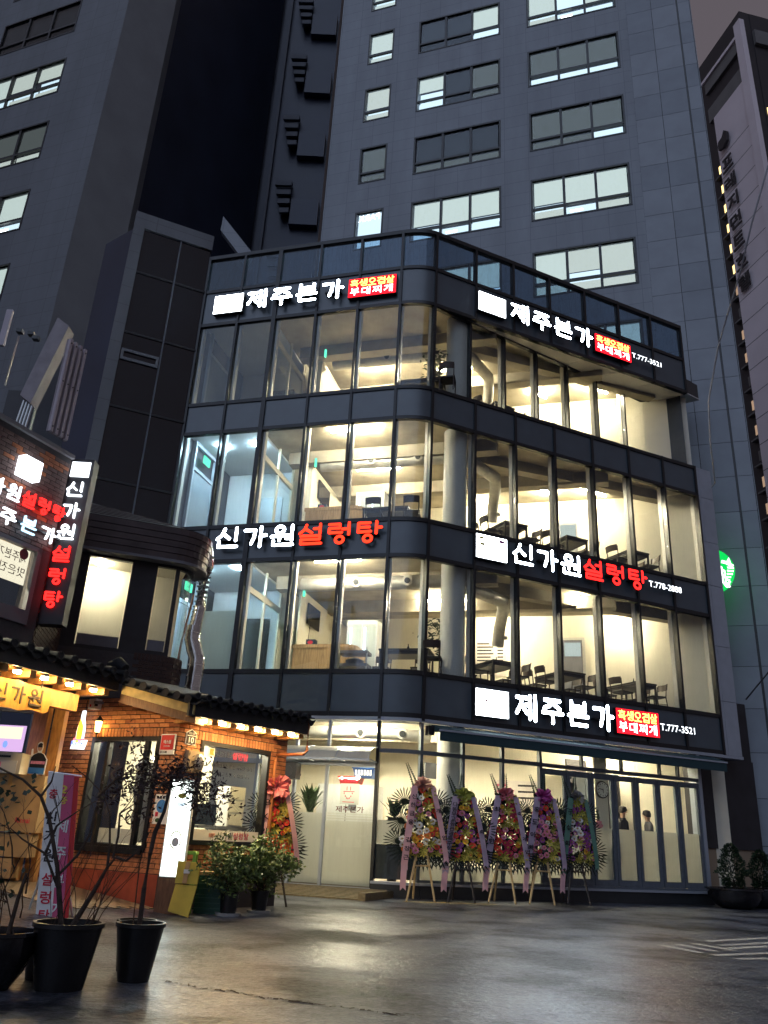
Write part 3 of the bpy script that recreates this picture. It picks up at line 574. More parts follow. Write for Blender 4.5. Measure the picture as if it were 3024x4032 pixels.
# walls
bw=FL.p(-5.8,6.3,0)
MB().box(FL,-5.85,7.72,6.3,6.5,0,15.2).build('back_wall','plaster',RB)
MB().box(FL,-5.95,-5.86,.08,6.4,0,15.6).build('end_wall','clad_dark',RB)
for i in (1,2,3):
    z=FLOOR[i]
    MB().box(FL,-3.72,-3.62,2.6,6.3,z,CEIL[i]).build('partition','plaster',RB)
    # glazed lobby screen at the stair side
    m=MB(); m.box(FL,-3.70,-3.64,.25,2.6,z+2.15,z+2.30); m.box(FL,-3.70,-3.64,1.45,1.52,z,CEIL[i]); m.box(FL,-3.70,-3.64,.22,.30,z,CEIL[i]); m.box(FL,-3.70,-3.64,2.52,2.6,z,CEIL[i])
    m.build('screen_frame','plaster',RB); MB().box(FL,-3.675,-3.665,.3,2.52,z+.02,z+2.15).build('screen_glass','glass',RB)
    # room-side wall with the television
    MB().box(FL,-3.0 if i>1 else -2.9,-2.86,2.0,6.3,z,CEIL[i]-.3).build('partition','plaster',RB)
    # stair hall
    MB().box(FL,-5.85,-3.73,2.9,3.0,z,CEIL[i]).build('stair_wall','plaster_white',RB)
    MB().box(FL,-4.75,-4.05,2.86,2.9,z,z+2.1).build('lift_door','alu' if i==2 else 'dark_glass',RB)
    MB().box(FL,-5.84,-3.74,.25,2.88,CEIL[i]-.06,CEIL[i]-.004).build('stair_ceiling','plaster_white',RB)
    fm=MB(); fm.box(FL,-5.82,-5.74,.5,.58,z,z+2.9); fm.box(FL,-5.82,-5.74,1.7,1.78,z,z+2.9); fm.box(FL,-5.82,-5.74,.58,1.7,z+2.05,z+2.15); fm.box(FL,-5.82,-5.74,.58,1.7,z+2.80,z+2.9)
    fm.build('stair_door_frame','alu',RB); MB().box(FL,-5.80,-5.77,.58,1.7,z,z+2.05).build('stair_door','tower_tile2',RB)
    if i<3:
        for s in (-5.15,-4.15): MB().lathe(FL.p(s,.95 if i==2 else .75,CEIL[i]-.10),[(.001,0),(.09,0),(.09,.04),(.001,.04)],14,True).build('downlight','tube_white',RB)
        ex=MB().box(FL,-5.70,-5.66,.9,1.25,CEIL[i]-.55,CEIL[i]-.33).build('exit_sign','exit_green',RB)
    MB().box(FL,-2.55,-2.50,1.3,1.36,CEIL[i]-.7,CEIL[i]-.45).build('exit_sign','exit_green',RB)
# frosted blue stair glass at second floor
MB().box(FL,-4.72,-3.72,.06,.07,4.6,6.02).build('frosted_film','frost',RB)
# column, one piece through all floors
c=FR.p(1.02,.52,0); 
for z0,z1 in ((.27,3.85),(4.47,7.41),(8.12,11.07),(11.76,14.57)): MB().lathe((c.x,c.y,z0),[(.30,0),(.30,z1-z0)],28).build('column','column_white',RB,smooth=True)
# right-hand pier of pale metal panels
zz=[3.55,4.95,6.45,8.19,9.5,10.9,11.86]
for a,b in zip(zz,zz[1:]):
    MB().box(FR,8.985,9.075,-.03,.5,a,b-.012).build('pier_panel','alu',RB); MB().box(FR,9.085,9.57,-.03,.5,a,b-.012).build('pier_panel','alu',RB)
MB().box(FR,8.99,9.56,.0,.45,3.55,11.85).build('pier_core','dark_frame',RB)
MB().box(FR,-.0,9.6,-.04,.4,3.47,3.545).build('soffit_strip','alu',RB); arc_panel(3.47,3.545,-.04,.4,'soffit_strip','alu',.001,.999); MB().box(FL,-5.9,0,-.04,.4,3.47,3.545).build('soffit_strip','alu',RB)
MB().prism([FR.p(8.9,.2,11.7),FR.p(9.0,1.2,11.7),FR.p(8.95,2.2,11.7),F4.p(8.48,1.5,11.7),F4.p(8.48,.02,11.7)],(0,0,2.72)).build('end_pier','dark_frame',RB)
# soffit panels under the projecting top band
for a,b in zip(SR,SR[1:]):
    q=lambda s:F4.p(s/8.94*8.4,.05,14.425)
    if a<1: pts=[FR.p(.35,.0,14.425),FR.p(b-.006,0,14.425),q(b-.006),q(.35)]
    else: pts=[FR.p(a+.006,0,14.425),FR.p(b-.006,0,14.425),q(b-.006),q(a+.006)]
    MB().prism(pts,(0,0,-.03)).build('soffit_panel','soffit',RB)
MB().prism([FR.p(8.945,0,14.40),FR.p(9.62,.10,14.40),FR.p(9.0,1.12,14.40),F4.p(8.41,.05,14.40)],(0,0,.04)).build('soffit_panel','soffit',RB)
MB().prism([FR.p(8.95,.0,14.45),FR.p(9.6,.12,14.45),FR.p(9.0,1.1,14.45),FR.p(8.9,1.1,14.45)],(0,0,.5)).build('fascia_return','dark_frame',RB)
# ---- ground floor
MB().box(FR,.0,8.0,-.12,.2,0,.235).build('plinth','dark_frame',RB); MB().box(FR,-.02,8.02,-.16,.2,.24,.285).build('ledge','alu',RB); arc_panel(0,.235,-.10,.2,'plinth','dark_frame',0.001,.999)
arc_panel(.24,.285,-.13,.2,'ledge','alu',0.001,.999)
G1=[0,1.044,2.07,3.10]
for a,b in zip(G1,G1[1:]):
    MB().box(FR,a+.03,b-.03,.02,.032,.33,2.80).build('window_pane','glass',RB); MB().box(FR,a+.03,b-.03,.02,.032,2.88,3.46).build('transom_light','glass',RB)
    MB().box(FR,a+.03,b-.03,.034,.037,.33,.90 if a<1 else .62).build('frosted_film','frost',RB)
for s in G1: MB().box(FR,s-.032,s+.032,-.03,.08,.29,3.46).build('mullion','slate_frame',RB)
MB().box(FR,0,8.0,-.032,.078,2.80,2.88).build('transom','slate_frame',RB); MB().box(FR,0,3.1,-.03,.07,.29,.34).build('sill_frame','slate_frame',RB)
MB().box(FR,7.93,8.03,-.04,.3,.29,3.46).build('mullion','alu',RB)
for s in (4.3,5.5,6.7,7.3): MB().box(FR,s-.025,s+.025,-.02,.07,2.88,3.46).build('mullion','slate_frame',RB)
for a,b in zip((3.1,4.3,5.5,6.7,7.3),(4.3,5.5,6.7,7.3,7.95)): MB().box(FR,a+.03,b-.03,.02,.032,2.88,3.46).build('transom_light','glass',RB)
FD=[3.13,3.83,4.52,5.20,5.885,6.56,7.22,7.92]
for i,(a,b) in enumerate(zip(FD,FD[1:])):   # seven leaves of the folding door
    m=MB(); m.box(FR,a+.01,a+.09,-.02,.05,.34,2.76); m.box(FR,b-.09,b-.01,-.02,.05,.34,2.76); m.box(FR,a+.09,b-.09,-.018,.048,2.64,2.76); m.box(FR,a+.09,b-.09,-.018,.048,.34,.47)
    lf=m.build('folding_door_leaf','slate_frame',RB)
    MB().box(FR,a+.09,b-.09,.01,.02,.47,2.64).build('pane','glass',lf); MB().box(FR,a+.09,b-.09,.024,.027,.47,1.56).build('frosted_film','frost',lf)
MB().box(FR,3.1,7.94,-.03,.06,.29,.335).build('door_track','slate_frame',RB)
# curved corner and entrance on the left side
arc_panel(.33,2.80,.02,.032,'window_pane','glass',smooth=True); arc_panel(2.88,3.46,.02,.032,'transom_light','glass',smooth=True); arc_panel(2.80,2.88,-.03,.07,'transom','slate_frame',.001,.999)
arc_panel(.33,.98,.036,.039,'wall_panel','dark_frame'); arc_panel(.99,1.45,.036,.039,'frosted_film','frost')
MB().box(FL,-.035,.035,-.04,.08,.15,3.46).build('mullion','black_metal',RB); 
for s in (-1.12,-1.85,-2.75): MB().box(FL,s-.03,s+.03,-.03,.07,.14,3.46).build('mullion','alu',RB)
MB().box(FL,-5.9,.0,-.03,.08,2.50,2.60).build('transom','alu',RB)
for a,b in ((-1.09,-.035),(-1.82,-1.15),(-2.72,-1.88)):
    MB().box(FL,a,b,.02,.032,2.60,3.46).build('transom_light','glass',RB)
    d=MB().box(FL,a,b,.015,.03,.16,2.50).build('glass_door','glass',RB)
    MB().box(FL,a,b,.034,.037,.17,1.39 if a>-1.1 else 1.53).build('frosted_film','frost',d)
    if a>-1.1:
        for z in (1.42,1.47,1.52): MB().box(FL,a,b,.034,.037,z,z+.025).build('frosted_line','frost',d)
        MB().box(FL,a+.30,a+.72,.0,.008,1.72,2.14).build('door_poster','frost_light',d)
        link('door_lettering',textmesh('제주본가',FL.p(a+.22,.002,1.56),FL.d,(0,0,1),.62,.125,.006,bold=.012),'maroon_print',d)
        # line drawing of a bowl with rising steam on the poster
        m=MB(); 
        for k in range(7): m.box(FL,a+.38+.03*k,a+.40+.03*k,-.004,-.001,1.82+.012*abs(k-3)*abs(k-3),1.84+.012*abs(k-3)*abs(k-3)+.01)
        m.box(FL,a+.37,a+.62,-.004,-.001,1.97,1.985); m.box(FL,a+.44,a+.455,-.004,-.001,2.0,2.08); m.box(FL,a+.52,a+.535,-.004,-.001,2.0,2.08); m.box(FL,a+.36,a+.62,-.004,-.001,1.76,1.775); m.build('poster_print','red_print',d)
MB().box(FL,-5.9,-2.78,.1,.2,0,3.46).build('wall','plaster',RB)
MB().box(FL,-2.9,.05,-.02,.25,0,.14).build('threshold','alu',RB)
# ---- awning over the folding doors
aw=thing('awning','dark teal rolled awning over the ground-floor windows','awning',FR.p(4.4,-.2,3.3))
MB().prism([FR.p(.2,-.06,3.44),FR.p(.2,-.06,3.30),FR.p(.2,-.42,3.26),FR.p(.2,-.45,3.32)],FR.d*8.3).build('cassette','teal_fabric',aw)
MB().box(FR,.2,8.5,-.46,-.445,3.07,3.27).build('valance','teal_fabric',aw); MB().box(FR,.18,8.52,-.48,-.44,3.27,3.31).build('front_bar','alu',aw)
MB().box(FR,.06,.2,-.2,-.04,3.2,3.4).build('bracket','black_metal',aw); MB().box(FR,8.5,8.56,-.3,-.04,3.2,3.4).build('bracket','black_metal',aw)
# ---- curved door canopy
cp=thing('entrance_canopy','small curved translucent canopy over the glass entrance door','canopy',FL.p(-1.1,-.4,2.6))
for a,b in ((-2.15,-1.46),(-1.43,-.74),(-.71,-.03)):
    pr=[(0,2.90),(-.30,2.86),(-.55,2.76),(-.70,2.60)]
    pts=[FL.p(a,o,z) for o,z in pr]+[FL.p(a,o,z-.012) for o,z in pr[::-1]]
    MB().prism(pts,FL.d*(b-a)).build('canopy_sheet','polycarb',cp)
for s in (-2.17,-1.445,-.725,-.01): MB().tube([FL.p(s,0,2.90),FL.p(s,-.30,2.865),FL.p(s,-.55,2.765),FL.p(s,-.71,2.60),FL.p(s,0,2.58)],.014,6).build('rib','alu',cp)
MB().box(FL,-2.2,.02,-.73,-.70,2.55,2.60).build('front_rail','alu',cp)
# ---- wooden deck ramp in front of the door
dk=thing('wooden_deck','wet plank ramp before the glass entrance','deck',FL.p(-1.2,-1.2,0))
for k in range(9):
    o=-.06-.155*k; z=.135-.013*k; MB().box(FL,-3.0,.35-.02*k,o-.145,o,z-.03,z).build('plank','deck_wood',dk)
MB().prism([FL.p(.35,-.03,0),FL.p(.48,-.03,0),FL.p(.30,-1.5,0),FL.p(.16,-1.5,0)],(0,0,.13)).build('side_board','deck_wood',dk)
MB().box(FL,-3.0,.15,-1.40,-.05,.0,.02).build('frame','leg_dark',dk)
# ================================================================ illuminated signs
def sign(F,s0,z0,kind,label,group,logo=True,phone=None,red=True,o=-.15):
    t_=thing('illuminated_sign',label,'sign',F.p(s0+2,o,z0),group)
    nn=F.d.cross(Vector((0,0,1)))
    if logo:
        MB().box(F,s0,s0+.90,o+.01,o+.12,z0,z0+.625).build('box_frame','black_metal',t_)
        f=MB().box(F,s0+.015,s0+.885,o-.004,o+.009,z0+.015,z0+.61).build('logo_panel','led_box',t_)
        m=MB(); c=F.p(s0+.22,o-.006,z0+.36)
        if kind=='제주본가': m.prism([c,c+F.d*.05+Vector((0,0,-.03)),c+F.d*.15+Vector((0,0,.0)),c+F.d*.09+Vector((0,0,.015)),c+F.d*.06+Vector((0,0,.04)),c+F.d*.03+Vector((0,0,.01))],-F.n*.003); m.build('logo_mark','red_print',f)
        else:
            MB().box(F,s0+.66,s0+.82,o-.008,o-.005,z0+.48,z0+.56).build('logo_mark','magenta_net',f); MB().box(F,s0+.09,s0+.22,o-.008,o-.005,z0+.49,z0+.56).build('logo_mark','yellow_print',f); MB().box(F,s0+.12,s0+.25,o-.008,o-.005,z0+.33,z0+.40).build('logo_mark','yellow_print',f)
    x=s0+1.02
    for i,chh in enumerate(kind):
        w=.66; redc=kind=='신가원설렁탕' and i>=3
        mcol='led_white' if not redc else ('led_red' if F is FR else 'led_orange')
        h=.64 if kind=='제주본가' else .58
        link('letter',face_lit(glyph(MB(),chh,F.p(x,o,z0+(.0 if kind=='제주본가' else .02)),F.d,w,h,.042 if kind=='제주본가' else .036,.04).mesh('letter'),mcol,nn),None,t_)
        MB().box(F,x+.1,x+w-.1,o+.002,o+.14,z0+.26,z0+.30).build('standoff','black_metal',t_)
        x+=.745 if kind=='제주본가' else .728
    if red:
        r0=s0+4.03
        MB().box(F,r0,r0+1.36,o+.01,o+.12,z0+.0,z0+.615).build('red_box_frame','black_metal',t_)
        rb=MB().box(F,r0+.012,r0+1.348,o-.004,o+.009,z0+.012,z0+.603).build('red_panel','led_panel',t_)
        for k,chh in enumerate('흑생오겹살'): link('letter',textmesh(chh,F.p(r0+.06+.252*k,o-.006,z0+.335),F.d,(0,0,1),.225,.235,.008,bold=.006),'led_yellow',rb)
        for k,chh in enumerate('부대찌개'): link('letter',textmesh(chh,F.p(r0+.07+.315*k,o-.006,z0+.05),F.d,(0,0,1),.25,.245,.008,bold=.012),'led_soft',rb)
    if phone: link('phone_number',face_lit(textmesh(phone,F.p(s0+5.40,o,z0+.20),F.d,(0,0,1),1.15,.165,.03,bold=.0),'led_soft',nn),None,t_)
    return t_
sign(FL,-5.49,14.70,'제주본가','white lit sign with red box on the left top band of the glass restaurant',None)
sign(FR,1.28,14.68,'제주본가','white lit sign with red box and phone number on the right top band',None,phone='T.777-3521')
sign(FR,1.25,7.485,'신가원설렁탕','white and red lit sign with square logo box between second and third floor',None,phone='T.778-2888',red=False)
sign(FL,-5.44,7.505,'신가원설렁탕','white and orange-red lit letters without logo box on the left middle band',None,logo=False,red=False)
sign(FR,1.26,3.74,'제주본가','white lit sign with red box just above the teal awning',None,phone='T.777-3521')
# ================================================================ inside the restaurant
def box_local(m,x0,x1,y0,y1,z0,z1): return m.wbox(x0,x1,y0,y1,z0,z1)
def make_chair():
    t_=thing('dining_chair','dark wooden dining chair','chair')
    MB().prism([(-.21,-.20,.43),(.21,-.20,.43),(.19,.21,.43),(-.19,.21,.43)],(0,0,.035)).build('seat','cushion',t_)
    pts=[]
    for k in range(7): x=-.20+.40*k/6; pts.append((x,-.245-.05*(1-(x/.2)**2),.64))
    back=pts+[(x,y+.018,z) for x,y,z in pts[::-1]]
    MB().prism(back,(0,-.03,.17)).build('backrest','wood_dark',t_)
    for sx in (-1,1):
        MB().tube([(sx*.17,.18,.0),(sx*.175,.17,.43)],[.014,.018],6).build('leg','wood_dark',t_)
        MB().tube([(sx*.18,-.27,0),(sx*.18,-.20,.43),(sx*.19,-.235,.78)],[.014,.018,.013],6).build('leg','wood_dark',t_)
        MB().tube([(sx*.176,.175,.25),(sx*.18,-.235,.25)],.01,5).build('stretcher','wood_dark',t_)
    return t_
def make_table():
    t_=thing('dining_table','dark dining table','table')
    MB().wbox(-.36,.36,-.60,.60,.70,.74).build('tabletop','table_black',t_)
    MB().wbox(-.32,.32,-.56,.56,.62,.699).build('apron','table_black',t_)
    for sx in (-1,1):
        for sy in (-1,1): MB().wbox(sx*.33-.022,sx*.33+.022,sy*.56-.022,sy*.56+.022,0,.70).build('leg','table_black',t_)
    return t_
chair0=make_chair(); table0=make_table(); _first={'c':True,'t':True}
def put(kind,loc,rz,label,group):
    src=chair0 if kind=='c' else table0
    if _first[kind]:
        _first[kind]=False; src.location=loc; src.rotation_euler=(0,0,rz); src['label']=label; src['group']=group; return src
    return copy_tree(src,loc,rz,label,group)
FLN=['ground','second','third','top']
bot=MB().lathe((0,0,0),[(.03,0),(.032,.12),(.012,.17),(.012,.21)],10).mesh('sauce_bottle'); bot.materials.append(M['black_plastic'])
def table_set(fl,F,s,o,rz,word,chairs=((-1,-.32),(-1,.30),(1,-.32),(1,.30))):
    z=FLOOR[fl]; a=F.a+rz; p=F.p(s,o,z); nm=FLN[fl]
    put('t',p,a,f'dark dining table {word} on the {nm} floor','tables in the restaurant')
    b=inst('sauce_bottle',bot,p+Vector((.12*math.cos(a),.12*math.sin(a),.741)),0,None); setprops(b,f'small bottle on the {nm}-floor table {word}','bottle','bottles on the tables')
    for sx,y in chairs:
        x=sx*(.56+random.uniform(-.05,.06)); q=p+Vector((x*math.cos(a)-y*math.sin(a),x*math.sin(a)+y*math.cos(a),0))
        side='left' if sx<0 else 'right'; nf='window' if y<0 else 'room'
        put('c',q,a+(-PI/2 if sx<0 else PI/2)+random.uniform(-.15,.15),f'dark chair, {side} {nf} side of {nm}-floor table {word}','chairs in the restaurant')
# floors: (frame, s, offset)
table_set(1,FL,.30,1.05,PI/2,'in the rounded corner',((-1,-.75),(1,.75),(1,-.2)))
table_set(1,FR,2.45,1.0,0,'just right of the round column'); table_set(1,FR,4.50,1.0,0,'in front of the inner door'); table_set(1,FR,6.80,.95,0,'nearest the right end')
table_set(2,FL,-.35,1.15,PI/2,'in the rounded corner',((-1,-.75),(1,.75),(-1,.2)))
table_set(2,FR,2.78,.95,0,'just right of the round column'); table_set(2,FR,4.75,.95,0,'in the middle of the right facade'); table_set(2,FR,6.85,.90,0,'nearest the right end')
table_set(3,FL,.45,1.10,PI/2,'in the rounded corner',((-1,-.8),(1,.8)))
table_set(3,F4,2.75,.95,0,'just right of the round column'); table_set(3,F4,4.85,.9,0,'in the middle of the right facade')
table_set(0,FR,4.1,1.3,0,'behind the folding doors',((-1,.3),(1,-.3))); table_set(0,FR,6.1,1.3,0,'under the wall clock',((-1,.3),(1,-.3)))
# ---- ceiling lights
def fixture(a,b,z,label,m='tube'):
    a=Vector((*a,z)); b=Vector((*b,z)); t_=thing('tube_light',label,'ceiling light',(a+b)/2,'tube lights in the restaurant')
    MB().tube([a,b],.032,8).build('tube',m,t_); u=Vector((0,0,.05)); d=(b-a).normalized(); q=Vector((-d.y,d.x,0))*.022
    MB().hexa([a-q+u*.8,b-q+u*.8,b+q+u*.8,a+q+u*.8,a-q+u*1.5,b-q+u*1.5,b+q+u*1.5,a+q+u*1.5]).build('housing','white_gloss',t_)
for z,L in ((7.31,[((5.19,20.73),(6.30,21.5),'second-floor tube light over the right-hand tables'),((-1.62,18.88),(-.49,18.51),'second-floor tube light close to the left facade'),((1.2,21.9),(2.4,21.6),'added second-floor fill tube deep inside behind the column'),((2.9,22.4),(4.0,22.1),'added second-floor fill tube near the inner door'),((6.5,21.95),(7.4,21.75),'added second-floor fill tube at the far right end')]),  # column, inner-door and far-right tubes are added to brighten the room
 (10.97,[((-1.50,18.99),(-.28,18.62),'third-floor tube light close to the left facade'),((-.82,21.28),(.38,20.98),'third-floor tube light deeper behind the left facade'),((4.42,21.8),(5.11,22.4),'third-floor tube light left of the bent duct'),((5.50,21.53),(6.63,22.24),'third-floor tube light over the right-hand tables'),((2.9,23.06),(3.2,23.8),'third-floor tube light beside the round column')]),
 (14.45,[((4.5,22.2),(5.0,22.53),'short top-floor tube light near the middle of the right facade'),((5.74,21.35),(6.82,22.04),'long top-floor tube light near the right end'),((-1.12,21.38),(.06,20.97),'top-floor tube light behind the left facade'),((1.4,21.3),(2.5,20.95),'added top-floor fill tube behind the round column'),((-1.4,23.4),(-.3,23.1),'added top-floor fill tube by the back wall at the left')]),  # column and back-wall tubes are unseen fill, added for brightness
 (3.76,[((-.78,21.9),(.3,21.5),'ground-floor tube light seen over the entrance'),((2.8,20.6),(3.9,21.1),'added ground-floor fill tube behind the flower wreaths'),((.9,20.3),(1.9,20.7),'added ground-floor fill tube right behind the round column'),((5.6,21.5),(6.7,22.0),'added ground-floor fill tube behind the folding doors')])):  # all but the entrance tube are unseen, added to light this floor
    for a,b,lab in L: fixture(a,b,z,lab)
for s,o,w in ((-1.0,.75,'left'),(-.35,.70,'right')):
    p=FL.p(s,o,3.70); l_=thing('ceiling_lamp',f'round flush lamp inside above the entrance, {w} one','ceiling light',p,'round lamps above the entrance'); MB().lathe((p.x,p.y,p.z),[(.02,0),(.14,0),(.15,.05),(.12,.09)],18).build('diffuser','tube',l_); MB().lathe((p.x,p.y,p.z+.091),[(.16,0),(.16,.05)],18).build('base','white_gloss',l_)
# ---- ventilation ducts
def duct(fl,pts,r,vents,drop,label):
    z=CEIL[fl]; t_=thing('ventilation_duct',label,'duct',pts[0],'ducts in the restaurant')
    MB().tube(pts,r,16).build('pipe','duct',t_,smooth=True)
    for k in range(1,len(pts)): 
        mid=(Vector(pts[k-1])+Vector(pts[k]))/2; d=(Vector(pts[k])-Vector(pts[k-1])).normalized(); MB().tube([mid-d*.02,mid+d*.02],r+.012,16).build('collar','duct',t_,smooth=True)
    for v in vents:
        c=Vector(v); dn=Vector((-FL.n.x,-FL.n.y,-.25)).normalized(); MB().tube([c,c+dn*.06],[.10,.125],16).build('diffuser','inner_frame',t_,smooth=True); MB().tube([c+dn*.061,c+dn*.075],.075,12).build('diffuser_core','dark_frame',t_)
    if drop: 
        MB().tube(drop,r*.95,16).build('branch_pipe','duct',t_,smooth=True)
        e=Vector(drop[-1]); q=Vector(drop[-2]); m_=(e+q)/2; MB().tube([m_,m_+Vector((.22,-.1,.02))],[.05,.06],10).build('spigot','duct',t_)
for fl,o,dz in ((1,1.35,.40),(2,2.0,.36),(3,2.3,.36)):
    z=CEIL[fl]-dz; a=FL.p(-2.6,o,z); b=FL.p(1.2,o,z); c_=FR.p(1.9,.75+.2*fl,z); d_=FR.p(3.0,1.0+.35*fl,z)
    duct(fl,[a,FL.p(-.6,o,z),b,c_,d_],.17,[FL.p(s,o-.15,z) for s in ((-1.1,.22) if fl<3 else (-.9,.6))],[d_,FR.p(3.25,1.35+.35*fl,z-.12),FR.p(3.45,1.9+.3*fl,z-.55),FR.p(3.5,2.05+.3*fl,z-.95)],f'round metal ventilation duct under the {FLN[fl]}-floor ceiling')
dg_=duct(0,[FL.p(-2.6,1.2,3.35),FL.p(-.4,1.2,3.35),FR.p(.9,1.3,3.35)],.14,[FL.p(-.72,1.07,3.35),FL.p(.28,1.07,3.33)],None,'round metal ventilation duct above the entrance on the ground floor')
# ---- counters, fridge, television sets, doors, notices
for fl in (1,2):
    z=FLOOR[fl]; nm=FLN[fl]
    t_=thing('service_counter',f'pale wooden service counter with rounded end on the {nm} floor','counter',FL.p(-1.9,1.4,z))
    pr=[FL.p(-2.6,1.1,z)]+[FL.p(-1.3+.28*math.sin(k*PI/8),1.38-.28*math.cos(k*PI/8),z) for k in range(5)]+[FL.p(-1.02,2.2,z),FL.p(-2.6,2.2,z)]
    MB().prism(pr,(0,0,.86)).build('body','wood_counter',t_); cc=sum(pr,Vector())/len(pr)
    MB().prism([cc+(p-cc)*1.03+Vector((0,0,.861)) for p in pr],(0,0,.09)).build('worktop','wood_counter',t_)
    pos=thing('card_terminal',f'dark payment terminal on the {nm}-floor counter','terminal',FL.p(-2.25,1.4,z+.96)); MB().box(FL,-2.36,-2.12,1.32,1.5,z+.952,z+1.13).build('body','navy_plastic',pos); MB().disc(FL.p(-2.24,1.31,z+1.05),FL.d,(0,0,1),.07,-FL.n*.01,16,.045).build('badge','red_print',pos)
    fr=thing('display_fridge',f'white display fridge with lit glass doors on the {nm} floor','fridge',FL.p(-1.0,2.6,z))
    MB().box(FL,-1.62,-.80,2.3,2.9,z+.02,z+1.86).build('cabinet','white_gloss',fr)
    for a in (-1.57,-1.19): MB().box(FL,a,a+.35,2.27,2.295,z+.2,z+1.75).build('door','glass',fr); MB().box(FL,a+.05,a+.09,2.255,2.265,z+.3,z+1.65).build('light_strip','fridge_lit',fr)
    tv=thing('television',f'flat television on the side wall of the {nm} floor','television',FL.p(-2.8,2.9,z+2.2)); MB().box(FL,-2.84,-2.80,2.5,3.45,z+1.85,z+2.42).build('screen','screen',tv); MB().box(FL,-2.855,-2.845,2.9,3.05,z+2.05,z+2.2).build('bracket','black_metal',tv)
    MB().tube([FL.p(-2.84,2.8,z+1.85),FL.p(-2.84,2.75,z+1.5),FL.p(-2.84,2.82,z+1.1)],.01,5).build('lead','cable_black',tv)
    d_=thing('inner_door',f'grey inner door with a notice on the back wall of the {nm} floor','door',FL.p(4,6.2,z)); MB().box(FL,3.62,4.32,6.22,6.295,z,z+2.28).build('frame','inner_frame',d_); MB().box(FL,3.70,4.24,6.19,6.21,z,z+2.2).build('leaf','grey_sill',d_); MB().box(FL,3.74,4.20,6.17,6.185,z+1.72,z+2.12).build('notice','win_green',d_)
t_=thing('tray_rack','grey tray rack with stacked dishes beside the fridge on the second floor','rack',FL.p(-.9,.7,4.47))
for z in (4.75,5.05): MB().box(FL,-1.22,-.50,.45,.85,z,z+.07).build('tray','grey_sill',t_)
for s in (-1.2,-.53): MB().box(FL,s,s+.03,.46,.49,4.47,5.2).build('post','steel',t_)
p=FL.p(-.85,.65,4.83); MB().lathe((p.x,p.y,p.z),[(.2,0),(.22,.08),(.1,.14)],16).build('dish','grey_sill',t_)
mn=thing('menu_board','large printed price list on the second-floor back wall','menu',FL.p(1.5,6.2,6.2)); MB().box(FL,1.12,2.05,6.27,6.29,5.65,6.75).build('sheet','menu_paper',mn)
for k in range(9): MB().box(FL,1.2,1.2+random.uniform(.35,.5),6.262,6.268,6.58-.1*k,6.62-.1*k).build('text_line','black_print',mn); MB().box(FL,1.8,1.97,6.262,6.268,6.58-.1*k,6.62-.1*k).build('price','black_print',mn)
m1=thing('menu_board','pink and white price list behind the second wreath on the ground floor','menu',FR.p(2,3,2)); MB().box(FL,1.7,2.9,6.27,6.29,2.1,2.75).build('sheet','menu_paper',m1)
for k in range(3): MB().box(FL,1.78,2.05,6.262,6.268,2.6-.16*k,2.65-.16*k).build('text_line','pink_banner',m1); MB().box(FL,2.35,2.8,6.262,6.268,2.6-.16*k,2.65-.16*k).build('text_line','black_print',m1)
# wall clock
F_c=Fr(*FR.p(5.04,.35,0).xy,24.668)
ck=thing('wall_clock','round white wall clock with dark rim behind the folding door glass','clock',F_c.p(0,0,2.62))
c=F_c.p(.13,0,2.44); MB().disc(c,F_c.d,(0,0,1),.20,F_c.n*.04,28).build('rim','wood_dark',ck); MB().disc(c-F_c.n*.008,F_c.d,(0,0,1),.17,F_c.n*.007,28).build('dial','paper',ck)
for k in range(12): a=2*PI*k/12; q=c-F_c.n*.012+F_c.d*(.14*math.sin(a))+Vector((0,0,.14*math.cos(a))); MB().disc(q,F_c.d,(0,0,1),.014,F_c.n*.003,8).build('hour_mark','black_print',ck)
for a,L in ((R(-80),.12),(R(168),.08)): MB().prism([c-F_c.n*.016+F_c.d*x*math.cos(a)+Vector((0,0,-x*math.sin(a)))+F_c.d*y*math.sin(a)+Vector((0,0,y*math.cos(a))) for x,y in ((-.009,-.02),(.009,-.02),(.006,L),(-.006,L))],F_c.n*.003).build('hand','black_print',ck)
MB().box(F_c,-.06,.32,.045,.1,.27,3.85).build('clock_pillar','plaster',RB)
